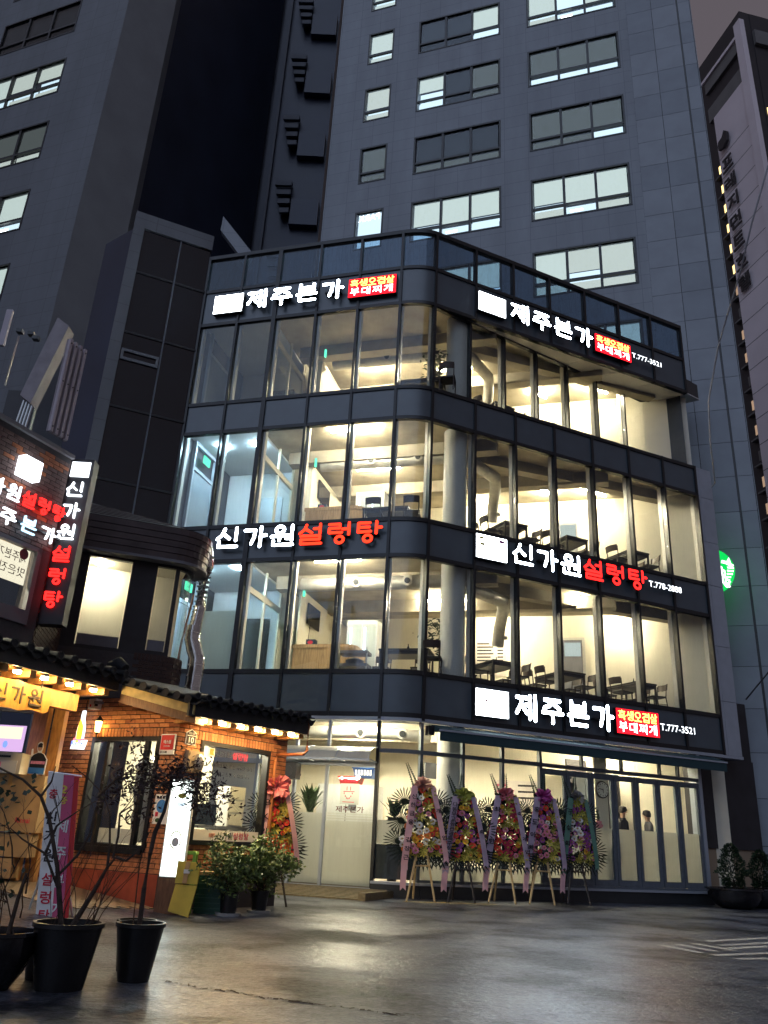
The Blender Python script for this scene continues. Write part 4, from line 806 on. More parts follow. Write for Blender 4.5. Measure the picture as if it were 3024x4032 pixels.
# monitor panels, speaker, fridge and baskets by the entrance
mo=thing('monitor','grey wall-hung monitor seen through the window left of the wreaths','monitor',FR.p(.9,.8,2.6)); MB().box(FR,.62,1.13,.95,1.0,2.4,2.74).build('screen','grey_sill',mo); MB().box(FR,.85,.9,.99,1.1,2.5,2.6).build('arm','black_metal',mo)
kf=thing('kitchen_fridge','tall pale kitchen fridge inside the entrance door','fridge',FL.p(-1.2,1.2,.27)); MB().box(FL,-1.75,-.35,1.3,2.0,.27,2.20).build('cabinet','white_gloss',kf); MB().box(FL,-1.05,-1.04,1.285,1.299,.3,2.18).build('door_gap','dark_frame',kf); MB().box(FL,-.98,-.80,1.28,1.298,1.7,1.9).build('handle','grey_sill',kf)
for nm,mm,s0,s1,z0,z1,lab in (('basket','red_plastic',-1.28,-.78,2.205,2.36,'red plastic basket on top of the kitchen fridge'),('basket','blue_plastic',-.95,-.45,2.362,2.56,'blue plastic basket on top of the kitchen fridge')):
    b=thing(nm,lab,'basket',FL.p((s0+s1)/2,1.5,z0)); m=MB(); q=lambda s,o,z:FL.p(s,o,z)
    m.hexa([q(s0+.04,1.4,z0),q(s1-.04,1.4,z0),q(s1-.04,1.75,z0),q(s0+.04,1.75,z0),q(s0,1.36,z1),q(s1,1.36,z1),q(s1,1.78,z1),q(s0,1.78,z1)]); m.build('tub',mm,b)
    MB().box(FL,s0-.02,s1+.02,1.34,1.80,z1+.001,z1+.025).build('rim',mm,b)
    for k in range(6): MB().box(FL,s0+.06+.07*k,s0+.10+.07*k,1.352,1.372,z0+.05,z1-.03).build('slot','paper' if mm=='blue_plastic' else 'red_print',b)
spk=thing('loudspeaker','black loudspeaker box mounted beside the entrance above the left wreath','speaker',FL.p(-1.7,-.8,2.3)); MB().box(FL,-1.87,-1.52,-.85,-.55,2.15,2.48).build('cabinet','black_plastic',spk); MB().disc(FL.p(-1.70,-.851,2.30),FL.d,(0,0,1),.11,-FL.n*.01,18).build('cone','dark_frame',spk); MB().box(FL,-1.73,-1.67,-.55,-.1,2.25,2.3).build('arm','black_metal',spk)
# people behind the frosted doors
def person(loc,rz,h,top,label):
    z0=loc[2]; s=h/1.75; V=[(0,0,.95),(0,0,1.2),(0,0,1.42),(0,.01,1.50),(0,.02,1.60),(0,.03,1.70),(-.19,0,1.40),(-.23,.02,1.13),(-.20,.18,.95),(.19,0,1.40),(.23,.02,1.13),(.20,.20,.98),(-.10,0,.90),(-.11,.02,.50),(-.11,0,.07),(-.11,.12,.03),(.10,0,.90),(.11,.02,.50),(.11,0,.07),(.11,.12,.03)]
    E_=[(0,1),(1,2),(2,3),(3,4),(4,5),(2,6),(6,7),(7,8),(2,9),(9,10),(10,11),(0,12),(12,13),(13,14),(14,15),(0,16),(16,17),(17,18),(18,19)]
    rr=[.15,.135,.12,.055,.085,.07,.065,.045,.032,.065,.045,.032,.085,.06,.042,.04,.085,.06,.042,.04]
    me=bpy.data.meshes.new('person'); me.from_pydata([(x*s,y*s,z*s) for x,y,z in V],E_,[]); o=bpy.data.objects.new('person',me); COL.objects.link(o)
    sk=o.modifiers.new('skin','SKIN'); me.skin_vertices[0].data[0].use_root=True
    for v,r_ in zip(me.skin_vertices[0].data,rr): v.radius=(r_*s,r_*s*.85)
    o.modifiers.new('sub','SUBSURF').levels=2; o.modifiers['sub'].render_levels=2
    dg=bpy.context.evaluated_depsgraph_get(); m2=bpy.data.meshes.new_from_object(o.evaluated_get(dg)); bpy.data.objects.remove(o)
    for k in (top,'skin','cloth_black'): m2.materials.append(M[k])
    for p in m2.polygons:
        p.use_smooth=True; z=p.center.z/s; p.material_index=1 if z>1.50 or (p.center.y>.17*s and .88<z<1.05) else (2 if z<.95 else 0)
    b=bpy.data.objects.new('person',m2); COL.objects.link(b); b.location=loc; b.rotation_euler=(0,0,rz); setprops(b,label,'person'); PW[b.name]=b.matrix_basis.copy()
    mh=MB(); mh.lathe((0,.025*s,1.62*s),[(.095*s,-.02*s),(.106*s,.05*s),(.085*s,.12*s),(.03*s,.145*s)],14); h_=mh.build('hair','hair',smooth=True); h_.parent=b
    for v in h_.data.vertices:
        if v.co.z<1.66*s and v.co.y>.06*s: v.co.y=.05*s
    for sx in (-1,1): e=MB().disc((sx*.033*s,.118*s,1.655*s),(1,0,0),(0,0,1),.010*s,(0,.004,0),8).build('eye','hair'); e.parent=b
    n_=MB().prism([(-.014*s,.105*s,1.61*s),(.014*s,.105*s,1.61*s),(0,.145*s,1.615*s),(0,.108*s,1.655*s)],(0,0,.002)).build('nose','skin'); n_.parent=b
    mo_=MB().wbox(-.025*s,.025*s,.11*s,.116*s,1.575*s,1.583*s).build('mouth','red_print'); mo_.parent=b
    return b
person(FR.p(6.25,.95,.27),FR.a+R(205),1.86,'cloth_black','person in black standing behind the third folding door leaf from the right')
person(FR.p(7.0,.85,.27),FR.a+R(60),1.80,'cloth_grey','person in dark clothes standing behind the second folding door leaf from the right')
dk_=MB().box(FR,5.55,6.2,2.2,2.25,.27,3.3).build('kitchen_opening','clad_dark',RB)  # solid dark panel; the opening's darkness is put into its colour
kc=thing('dark_cabinet','tall dark cabinet standing behind the middle folding door leaves','cabinet',FR.p(6.1,1.2,.27)); MB().box(FR,5.62,6.75,1.55,2.0,.27,2.95).build('body','slate_frame',kc)
for a in (5.64,6.20): MB().box(FR,a,a+.53,1.53,1.549,.35,2.9).build('door','hotel_dark',kc)
# ---- indoor plants
def leafy(name,label,cat,base,n,h,r,m,pot=None,trunk=0,leaf=.12,up=.6,seed=1,group=None):
    rnd=random.Random(seed); t_=thing(name,label,cat,base,group); b=Vector(base); z=0
    if pot:
        MB().lathe(b,pot,20).build('pot','black_plastic' if pot[0][0]<.3 else 'ceramic',t_,smooth=True); z=pot[-1][1]
    if trunk: MB().tube([b+Vector((0,0,z)),b+Vector((.03,.02,z+trunk*.5)),b+Vector((-.02,0,z+trunk))],[.03,.024,.016],8).build('trunk','bark',t_)
    m_=MB()
    for i in range(n):
        if trunk: c=b+Vector((rnd.gauss(0,r*.5),rnd.gauss(0,r*.5),z+trunk+rnd.uniform(-.1,h)))
        else: c=b+Vector((rnd.gauss(0,.03),rnd.gauss(0,.03),z))
        a=rnd.uniform(0,2*PI); e=rnd.uniform(.2,1.2)
        if trunk: d=Vector((math.cos(a)*math.cos(e-.7),math.sin(a)*math.cos(e-.7),math.sin(e-.7))); L=leaf*rnd.uniform(.6,1.2); w=L*.28
        else: d=Vector((math.cos(a)*rnd.uniform(.15,.75),math.sin(a)*rnd.uniform(.15,.75),1)).normalized(); L=h*rnd.uniform(.55,1.05); w=L*.085
        q=d.cross(Vector((0,0,1))); q=q.normalized() if q.length>.01 else Vector((1,0,0)); k=Vector((d.x,d.y,0))*(.22*L)-Vector((0,0,.12*L))
        m_.add([c,c+d*L*.5+q*w,c+d*L*.55-q*w,c+d*L+k],[(0,1,2),(1,3,2)])
    m_.build('foliage',m,t_); return t_
leafy('potted_tree','small indoor tree with sparse leaves before the column on the second floor','plant',FL.p(.95,1.75,4.47),260,.75,.42,'plant_dark',[(.13,0),(.16,.3)],.65,.16,seed=3)
leafy('potted_tree','dense dark indoor plant beside the column on the top floor','plant',FL.p(.75,1.3,11.76),420,.95,.28,'plant_dark',[(.13,0),(.16,.3)],.55,.13,seed=4)
leafy('potted_lily','tall green leafy plant in a tall pot behind the entrance glass','plant',FL.p(-1.62,.55,.27),70,.72,.2,'plant',[(.14,0),(.17,1.25)],seed=5)
leafy('potted_palm','small spiky plant on a stand behind the corner glass','plant',FL.p(.28,.55,.27),80,.5,.2,'plant',[(.10,0),(.14,1.25)],seed=6)
pw_=thing('gift_plant','little dark plant with pink bow behind the folding door under the clock','plant',FR.p(5.0,.35,1.4))
MB().box(FR,4.75,5.25,.2,.5,.27,1.46).build('stand','dark_frame',pw_)
m=MB(); rnd=random.Random(9); b=FR.p(4.95,.3,1.47)
for i in range(60):
    a=rnd.uniform(0,2*PI); d=Vector((math.cos(a)*.35,math.sin(a)*.35,1)).normalized(); c=b+Vector((0,0,rnd.uniform(0,.4))); q=d.cross(Vector((0,0,1))).normalized()*.02; L=rnd.uniform(.12,.22); m.add([c-q,c+q,c+d*L],[(0,1,2)])
m.build('foliage','plant_dark',pw_)
m=MB()
for k in range(7): a=2*PI*k/7; d=FR.d*math.cos(a)+Vector((0,0,math.sin(a))); q=FR.d*(-math.sin(a))+Vector((0,0,math.cos(a))); c=FR.p(4.82,.14,1.62); m.prism([c,c+d*.10+q*.04,c+d*.13,c+d*.10-q*.04],-FR.n*.02)
m.build('bow','pink_net',pw_)
# ================================================================ the brick restaurant at the left
BL=Fr(-2.87,12.4,-28); BR=Fr(-2.87,12.4,54.4); EL=Fr(-3.887,12.33,64); ER=Fr(-2.64,12.03,45.1); FW=Fr(-3.9,14.2,20); SW=Fr(-4.2,13.2,65)
br=thing('brick_restaurant','older brick restaurant with black tiled eaves and dark upper storey at the left','building',(-3.6,13.3,0))
HBL=(-1.70,-.32,.76,2.34); HBR=(.46,2.02,.87,2.34)
wall_with_holes(br,BL,-2.6,-.02,.0,2.95,[HBL],'mortar',thick=.14,o=.012); wall_with_holes(br,BR,.02,2.45,.0,2.80,[HBR],'mortar',thick=.14,o=.012)
MB().box(BL,-2.6,.0,-.02,.011,-.02,.46).build('plinth','plinth_red',br); MB().box(BR,-.02,2.45,-.015,.011,-.02,.46).build('plinth','clad_dark',br)
bricks=[]   # (frame, s0, s1, z0, z1)
def courses(F,s0,s1,z0,z1,holes,key):
    r=0; z=z0
    while z+.055<z1:
        x=s0-(.1 if r%2 else 0)
        while x<s1:
            segs=[(max(x,s0),min(x+.19,s1))]
            for h in holes:
                if z+.057>h[2] and z<h[3]:
                    ns=[]
                    for a,b in segs:
                        if b<=h[0] or a>=h[1]: ns.append((a,b))
                        else:
                            if a<h[0]: ns.append((a,h[0]))
                            if b>h[1]: ns.append((h[1],b))
                    segs=ns
            for a,b in segs:
                if b-a>.03: bricks.append((F,a,b,z,z+.057,key))
            x+=.20
        z+=.067; r+=1
sol=lambda h:(h[0]-.06,h[1]+.06,h[3],h[3]+.135)
courses(BL,-2.6,-.0,.47,2.94,[HBL,sol(HBL)],0); courses(BR,.0,2.45,.47,2.74,[HBR,sol(HBR)],1)
for F,h in ((BL,HBL),(BR,HBR)):
    x=h[0]-.05
    while x<h[1]+.05: bricks.append((F,x,x+.055,h[3]+.008,h[3]+.128,2)); x+=.066
bricks.sort(key=lambda b:(0 if b[5]==2 else 1, -b[3] if b[5] else -b[3]-.35))
bm_cache={}
rest=MB()
for i,(F,a,b,z0,z1,k) in enumerate(bricks):
    if i<300:
        L=round(b-a,2); H=round(z1-z0,3); mt=random.choice(['brick_a','brick_b','brick_a','brick_c','brick_b']); key=(L,H,mt)
        if key not in bm_cache:
            m=MB(); e=.003; x=L/2; m.add([(-x,-.0,0),(x,0,0),(x,0,H),(-x,0,H),(-x+e,-.012,e),(x-e,-.012,e),(x-e,-.012,H-e),(-x+e,-.012,H-e)],[(4,5,6,7),(0,1,5,4),(1,2,6,5),(2,3,7,6),(3,0,4,7)])
            me=m.mesh('brick'); me.materials.append(M[mt]); bm_cache[key]=me
        p=F.p((a+b)/2,.012+random.uniform(-.001,.0015),z0); inst('brick',bm_cache[key],p,F.a,br)
    else: rest.box(F,a,b,.0,.011,z0,z1)
rest.build('brickwork','brick_a',br,kind='stuff')
# windows of the ground floor
def shopwin(F,h,frame,mid=None,name='window'):
    a,b,z0,z1=h; m=MB(); w=.06; m.box(F,a,b,-.03,.10,z0,z0+w); m.box(F,a,b,-.03,.10,z1-w,z1); m.box(F,a,a+w,-.029,.10,z0+w,z1-w); m.box(F,b-w,b,-.029,.10,z0+w,z1-w)
    if mid: 
        for q in mid: m.box(F,q-.03,q+.03,-.02,.06,z0+w,z1-w)
    f=m.build(name,frame,br); MB().box(F,a+w,b-w,.03,.04,z0+w,z1-w).build('pane','glass',f); return f
w1=shopwin(BL,HBL,'black_metal',(-1.35,-.58)); MB().box(BL,-1.66,-.36,-.06,-.03,.70,.78).build('sill','black_metal',w1)
MB().box(BL,-1.32,-.62,.05,.06,.83,1.03).build('white_panel','paper',w1)
w2=shopwin(BR,HBR,'black_metal'); wp=MB().box(BR,.54,1.94,.005,.015,.93,1.08).build('window_strip','paper',w2)
link('strip_lettering',textmesh('신가원',BR.p(1.02,.004,.955),BR.d,(0,0,1),.34,.10,.003),'black_print',w2); link('strip_lettering',textmesh('설렁탕',BR.p(1.38,.004,.955),BR.d,(0,0,1),.34,.10,.003),'red_print',w2)
link('strip_lettering',textmesh('토종한우',BR.p(.86,.004,.975),BR.d,(0,0,1),.13,.06,.003),'f_orange',w2)
link('window_lettering',textmesh('신가원',BR.p(.80,.02,2.14),BR.d,(0,0,1),.34,.10,.003),'black_print',w2); link('window_lettering',textmesh('설렁탕',BR.p(1.18,.02,2.13),BR.d,(0,0,1),.36,.11,.003),'red_print',w2)
link('window_lettering',textmesh('저희업소는 좋은 재료만 골라',BR.p(.78,.02,1.98),BR.d,(0,0,1),.88,.065,.003),'black_print',w2); link('window_lettering',textmesh('믿고 드실 수 있습니다',BR.p(.92,.02,1.86),BR.d,(0,0,1),.70,.065,.003),'black_print',w2)
st_=MB().box(BR,.66,.79,.018,.026,2.12,2.27).build('sticker','paper',w2); MB().box(BR,.68,.77,.014,.0175,2.15,2.24).build('sticker_print','f_orange',w2)
# room behind the windows
rm=MB(); rm.prism([BL.p(-2.5,1.6,.05),BR.p(2.3,1.6,.05),BR.p(2.3,1.75,.05),BL.p(-2.5,1.75,.05)],(0,0,2.6)); rm.build('room_wall','plaster',br)
MB().prism([BL.p(-2.55,.15,2.62),BL.p(-.1,.15,2.62),BR.p(.1,.15,2.62),BR.p(2.4,.15,2.62),BR.p(2.4,1.7,2.62),BL.p(-2.55,1.7,2.62)],(0,0,.03)).build('room_ceiling','plaster',br)
MB().prism([BL.p(-2.55,.15,.06),BL.p(-.1,.15,.06),BR.p(.1,.15,.06),BR.p(2.4,.15,.06),BR.p(2.4,1.7,.06),BL.p(-2.55,1.7,.06)],(0,0,.02)).build('room_floor','floor_tile',br)
for F,s,w in ((BL,-1.0,'left'),(BR,1.3,'right')):
    l_=thing('ceiling_lamp',f'small lamp inside the {w} window of the brick restaurant','ceiling light',F.p(s,.9,2.58)); MB().box(F,s-.25,s+.25,.86,.94,2.575,2.61).build('tube','tube',l_); MB().box(F,s-.28,s+.28,.84,.96,2.611,2.619).build('housing','white_gloss',l_)
# kitchen things seen through the glass
kt=thing('storage_drawers','white plastic storage drawers behind the right brick-wall window','drawers',BR.p(1.7,.4,1.0)); MB().box(BR,1.5,1.86,.3,.6,.95,1.75).build('cabinet','white_gloss',kt)
for k in range(4): MB().box(BR,1.52,1.84,.285,.299,.97+.195*k,1.14+.195*k).build('drawer','paper',kt)
cb=thing('blue_crate','dark blue plastic crate behind the right brick-wall window','crate',BR.p(1.1,.4,1.2)); MB().box(BR,.85,1.25,.3,.6,1.15,1.42).build('tub','navy_plastic',cb); MB().box(BR,.83,1.27,.28,.62,1.42,1.45).build('rim','navy_plastic',cb); MB().box(BR,.7,1.95,.26,.75,1.10,1.145).build('shelf','steel',cb)
gr=thing('grinding_machine','steel food machine with hand wheel behind the left window','machine',BL.p(-1.0,.6,.9)); q=BL.p(-.95,.6,.85); MB().lathe(q,[(.2,0),(.2,.5),(.24,.7),(.24,1.15),(.1,1.25)],20).build('drum','steel',gr,smooth=True)
q=BL.p(-1.02,.36,1.2); MB().tube([q+BL.d*(.1*math.cos(a*PI/8))+Vector((0,0,.1*math.sin(a*PI/8))) for a in range(17)],.012,6,False).build('hand_wheel','black_metal',gr)
for a in range(5): MB().tube([q,q+BL.d*(.1*math.cos(a*2*PI/5))+Vector((0,0,.1*math.sin(a*2*PI/5)))],.008,5).build('spoke','black_metal',gr)
# ---- eaves
def eave(F,s0,s1,zf,zt,pitch,back,rise,tag,r=.055,fascia=.18):
    MB().box(F,s0,s1,.0,.05,zf,zf+fascia).build('fascia','fascia_dark',br)
    MB().prism([F.p(s0,-.03,zf+fascia+.005),F.p(s1,-.03,zf+fascia+.005),F.p(s1,back,zf+fascia+rise),F.p(s0,back,zf+fascia+rise)],(0,0,.05)).build('roof_deck','roof_tile',br)
    n=int((s1-s0)/pitch); sl=(rise)/(back+.03)
    for k in range(n+1):
        s=s0+.05+k*pitch
        if s>s1: break
        a=F.p(s,-.10,zf+fascia+.075); b=F.p(s,back-.05,zf+fascia+.075+sl*(back-.05))
        MB().tube([a,b],r,10).build('cover_tile','roof_tile',br,smooth=True)
        d=MB().disc(a-F.n*.012,F.d,(0,0,1),r*1.18,F.n*.012,18).build('end_tile','roof_tile',br)
        MB().tube([a-F.n*.014+F.d*(r*.92*math.cos(x*PI/8))+Vector((0,0,r*.92*math.sin(x*PI/8))) for x in range(17)],.007,5,False).build('tile_ring','fascia_dark',d)
        m=MB(); c=F.p(s+pitch/2,-.09,zf+fascia+.05); pts=[c+F.d*(x*pitch*.42)+Vector((0,0,-.035*(1-x*x))) for x in (-1,-.6,-.2,.2,.6,1)]
        m.prism(pts+[p+Vector((0,0,-.075*(1-abs(x)*.75))) for p,x in zip(pts[::-1],(1,.6,.2,-.2,-.6,-1))],F.n*.02-Vector((0,0,.02))); m.build('drip_tile','roof_tile',br)
        # pan tiles between
        MB().prism([F.p(s+pitch/2-.06,-.08,zf+fascia+.055),F.p(s+pitch/2+.06,-.08,zf+fascia+.055),F.p(s+pitch/2+.06,back-.05,zf+fascia+.055+sl*back),F.p(s+pitch/2-.06,back-.05,zf+fascia+.055+sl*back)],(0,0,.012)).build('pan_tile','roof_tile',br)
eave(EL,-4.2,.05,2.95,3.3,.262,1.5,.16,'left')
eave(ER,-.05,2.24,2.60,3.0,.195,1.5,.12,'right',r=.046,fascia=.20)
# sloping verge between the two eaves
V0=EL.p(.05,-.02,3.02); V1=ER.p(-.05,-.02,2.72); FV=Fr(V0.x,V0.y,math.degrees(math.atan2(V1.y-V0.y,V1.x-V0.x))); LV=(V1-V0).length; dzv=V1.z-V0.z
zl=lambda s:3.02+dzv*s/LV
MB().prism([FV.p(0,.05,zl(0)+.03),FV.p(LV,.05,zl(LV)+.03),FV.p(LV,1.6,zl(LV)+.20),FV.p(0,1.6,zl(0)+.16)],(0,0,.05)).build('roof_deck','roof_tile',br)
for k in range(7):
    s=.05+k*(LV-.05)/6.3; a=FV.p(s,-.05,zl(s)+.10); b=FV.p(s+.02,1.5,zl(s)+.24)
    MB().tube([a,b],.055,10).build('cover_tile','roof_tile',br,smooth=True); MB().disc(a-FV.n*.01,FV.d,(0,0,1),.062,FV.n*.012,14).build('end_tile','roof_tile',br)
    c=FV.p(s+.1,-.02,zl(s)+.06); pts=[c+FV.d*x+Vector((0,0,-.05*(1-(x/.1)**2))) for x in (-.1,-.05,0,.05,.1)]
    MB().prism(pts+[p+Vector((0,0,.03)) for p in pts[::-1]],FV.n*1.4+Vector((0,0,.14))).build('pan_tile','roof_tile',br)
MB().prism([FV.p(0,.06,zl(0)-.10),FV.p(LV,.06,zl(LV)-.10),FV.p(LV,.06,zl(LV)+.05),FV.p(0,.06,zl(0)+.05)],FV.n*.03).build('pale_board','timber_pale',br)
MB().prism([FV.p(-.05,.12,zl(0)-.22),FV.p(LV,.12,zl(LV)-.22),FV.p(LV,.12,zl(LV)-.09),FV.p(-.05,.12,zl(0)-.09)],FV.n*.28).build('eave_plank','timber_dark',br)
rt=MB(); rt.tube([EL.p(.1,-.02,3.30),EL.p(.1,.12,3.38),EL.p(.1,.30,3.36)],[.07,.10,.06],12); rt.build('ridge_end','roof_tile',br,smooth=True)
# timber joists under the eaves with lamps between them
def joists(F,s0,s1,n,z,label,o0=.06,o1=.62,w=.10,h=.09):
    for k in range(n):
        s=s0+(s1-s0)*k/(n-1); MB().box(F,s-w/2,s+w/2,o0,o1,z,z+h).build('joist','timber',br)
    for k in range(n-1):
        s=s0+(s1-s0)*(k+.5)/(n-1); p=F.p(s,.10,z+.05)
        l_=thing('eave_lamp',f'{["first","second","third","fourth","fifth","sixth"][k]} lit downlight from the left under the {label} eave','lamp',p,'lamps under the eaves'); MB().lathe(p-Vector((0,0,.02)),[(.02,-.012),(.048,-.012),(.05,.02)],14).build('bulb','lamp_warm',l_); MB().lathe(p+Vector((0,0,.001)),[(.058,0),(.05,.05)],14).build('housing','white_gloss',l_)
joists(EL,-1.98,-.12,5,2.86,'left'); joists(ER,.12,2.16,7,2.53,'right',h=.06)
MB().box(EL,-4.2,0,.06,.75,2.955,2.985).build('eave_soffit','timber',br); MB().box(ER,.0,2.2,.06,.60,2.595,2.62).build('eave_soffit','timber',br)
MB().box(EL,-4.2,-.30,.40,.54,2.60,2.84).build('beam','timber',br)
for x,y,w in ((-4.98,12.55,.11),(-4.78,12.75,.08)): MB().wbox(x-w,x+w,y-.08,y+.08,.2,2.95).build('post','timber',br)
MB().box(EL,-.34,-.20,.22,.5,2.3,2.6).build('bracket_block','timber',br) if False else None
# ---- upper storey: curved bay
def bayline(e=0,n=10,left=-2.4,end=40):
    pts=[FW.p(left,-e,0),FW.p(.1,-e,0)]; c=FW.p(.1,.42,0)
    for k in range(1,n+1): a=FW.a+R(-90+(90+end)*k/n); pts.append(c+Vector((math.cos(a),math.sin(a),0))*(.42+e))
    return pts
def bay(e0,e1,z0,z1,name,m,left=-2.4,parent=None): 
    A_=bayline(e0,left=left); B_=bayline(e1,left=left); return MB().prism([p+Vector((0,0,z0)) for p in A_+B_[::-1]],(0,0,z1-z0)).build(name,m,parent or br)
bay(.0,-.10,2.7,3.86,'bay_base','mortar_grey'); bay(.0,-.10,5.50,5.62,'bay_head','clad_dark')
for a,b in ((-2.4,-1.36),(-.63,-.18),(.15,.22)): MB().box(FW,a,b,.0,.10,3.86,5.5).build('pier','clad_dark',br)
MB().box(FW,-1.36,-.63,.0,.1,3.86,3.92).build('sill','clad_dark',br); MB().box(FW,-.18,.15,.0,.1,3.86,3.95).build('sill','clad_dark',br)
for a,b,z in ((-1.34,-.65,3.92),(-.16,.13,3.95)):
    m=MB(); m.box(FW,a,b,-.01,.03,z,z+.19); f=m.build('window','grey_sill',br); MB().box(FW,a,b,.01,.02,z+.19,5.49).build('pane','glass',f)
# bricks of the bay foot
bb=MB(); path=bayline(.012,14,left=-.35,end=30)
def along(path,d):
    for a,b in zip(path,path[1:]):
        L=(b-a).length
        if d<=L: return a+(b-a)*(d/L),(b-a).normalized()
        d-=L
    return path[-1],(path[-1]-path[-2]).normalized()
tot=sum((b-a).length for a,b in zip(path,path[1:])); mbk={}
for r_ in range(12):
    d=.0 if r_%2 else .1
    h=.057 if r_<11 else .12; z=3.03+.067*r_; wd=.19 if r_<11 else .055
    while d+wd<tot:
        p,t_=along(path,d+wd/2); k=(wd,)
        if k not in mbk: mm=MB().wbox(-wd/2,wd/2,-.0,.016,0,h).mesh('brick'); mm.materials.append(M['brick_black']); mbk[k]=mm
        inst('brick',mbk[k],p+Vector((0,0,z)),math.atan2(t_.y,t_.x),br); d+=wd+.011
# curved side glass and room
bay_r=bayline(-.03,14,left=.12,end=40)[2:]; bay_r2=bayline(-.04,14,left=.12,end=40)[2:]
MB().prism([p+Vector((0,0,3.9)) for p in bay_r[4:]+bay_r2[4:][::-1]],(0,0,1.6)).build('curved_pane','glass',br)
MB().box(FW,-2.3,.35,.75,.8,3.2,5.6).build('room_wall','plaster',br); MB().box(FW,-2.3,.35,.10,.8,5.52,5.56).build('room_ceiling','plaster',br)
l_=thing('ceiling_lamp','warm lamp in the upper window of the brick restaurant','ceiling light',FW.p(-1.1,.45,5.5)); q=FW.p(-1.15,.40,5.47); MB().lathe(q,[(.02,0),(.075,0),(.08,.04)],14).build('diffuser','tube',l_); MB().lathe(q+Vector((0,0,.041)),[(.09,0),(.09,.008)],14).build('base','white_gloss',l_)
# metal hood of the bay with seams
for k in range(5):
    e=.22+.012*k; bay(e,.05,5.60+.12*k,5.60+.12*k+.112,'hood_sheet','clad_metal',left=-1.9)
bay(.24,.0,5.55,5.60,'hood_soffit','grey_sill',left=-1.9)
A_=bayline(.27,left=-1.9); ap=FW.p(-1.7,1.6,7.1)
m=MB(); b0=len(m.v); m.v+=[tuple(p+Vector((0,0,6.20))) for p in A_]+[tuple(ap)]+[tuple(FW.p(-1.9,1.6,6.2))]; n_=len(A_)
m.f+=[(i,i+1,n_) for i in range(n_-1)]+[(n_+1,0,n_)]; m.build('bay_roof','clad_dark',br)
for k in range(6):
    f=.1+.12*k; m=MB(); m.tube([p.lerp(ap-Vector((0,0,6.2)),f)+Vector((0,0,6.20+f*0+ (ap.z-6.2)*0)) if False else (p+Vector((0,0,6.2))).lerp(ap,f) for p in A_],.012,5); m.build('roof_seam','clad_metal',br)
# ---- upper storey: sign wall
HSW=(-4.6,-1.98,3.66,4.80)
wall_with_holes(br,SW,-7,-1.80,2.9,6.38,[HSW],'mortar_grey',thick=.2,o=.012)
cs=[]; bricks2=[]
sv=bricks; bricks=bricks2; courses(SW,-4.0,-1.81,4.82,6.33,[],3); bricks=sv
bm2={}
rest2=MB()
for F,a,b,z0,z1,k in bricks2:
    if z0>5.1 and b-a>.17 and a>-3.4:
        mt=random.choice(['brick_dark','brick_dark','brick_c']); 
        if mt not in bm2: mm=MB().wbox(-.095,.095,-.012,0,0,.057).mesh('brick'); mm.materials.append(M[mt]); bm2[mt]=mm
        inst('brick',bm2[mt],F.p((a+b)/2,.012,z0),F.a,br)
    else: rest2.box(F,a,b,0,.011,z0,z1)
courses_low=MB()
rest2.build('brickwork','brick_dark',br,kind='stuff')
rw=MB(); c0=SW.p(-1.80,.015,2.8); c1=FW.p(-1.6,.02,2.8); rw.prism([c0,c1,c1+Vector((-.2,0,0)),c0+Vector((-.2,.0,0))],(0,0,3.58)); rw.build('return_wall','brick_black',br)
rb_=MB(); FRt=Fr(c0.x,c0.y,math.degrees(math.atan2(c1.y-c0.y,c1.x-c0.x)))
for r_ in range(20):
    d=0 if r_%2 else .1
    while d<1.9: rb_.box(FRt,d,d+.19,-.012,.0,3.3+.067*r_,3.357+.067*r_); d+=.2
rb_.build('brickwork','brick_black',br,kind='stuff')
MB().box(SW,-7,-1.78,-.05,.25,6.38,6.44).build('coping','grey_sill',br)
m=MB(); m.box(SW,-4.6,-1.98,-.02,.05,3.66,3.86); m.box(SW,-2.06,-1.98,-.02,.06,3.86,4.8); m.box(SW,-4.6,-1.98,-.02,.06,4.74,4.8); w3=m.build('window','grey_sill',br); MB().box(SW,-4.6,-2.06,.02,.03,3.86,4.74).build('pane','glass',w3)
MB().box(SW,-4.8,-1.9,1.2,1.25,3.2,4.9).build('room_wall','plaster',br); MB().box(SW,-4.8,-1.9,.2,1.2,4.86,4.9).build('room_ceiling','timber',br)
l_=thing('ceiling_lamp','lamp in the upper left window under the lit wall sign','ceiling light',SW.p(-2.9,.7,4.8)); MB().box(SW,-3.2,-2.7,.66,.74,4.80,4.83).build('tube','tube',l_); MB().box(SW,-3.25,-2.65,.64,.76,4.831,4.855).build('housing','white_gloss',l_)
# poster hung inside that window, seen from behind
po=thing('window_poster','pink paper poster with mirrored Korean text in the upper left window','poster',SW.p(-2.5,.1,4.5)); MB().box(SW,-2.98,-2.10,.08,.09,4.22,4.74).build('sheet','poster_pale',po)
link('print',textmesh('제주본가',SW.p(-2.16,.07,4.52),-SW.d,(0,0,1),.52,.15,.003),'maroon_print',po); link('print',textmesh('맛은진심',SW.p(-2.14,.07,4.32),-SW.d,(0,0,1),.6,.14,.003),'maroon_print',po)
MB().disc(SW.p(-2.22,.068,4.66),SW.d,(0,0,1),.08,-SW.n*.004,16).build('burst','red_print',po)
lp=thing('tablet','small lit tablet screen in the upper left window','tablet',SW.p(-2.5,.4,4.0)); MB().box(SW,-2.62,-2.36,.4,.43,3.92,4.12).build('case','black_plastic',lp); MB().box(SW,-2.60,-2.38,.39,.399,3.94,4.10).build('display','win_clear',lp)
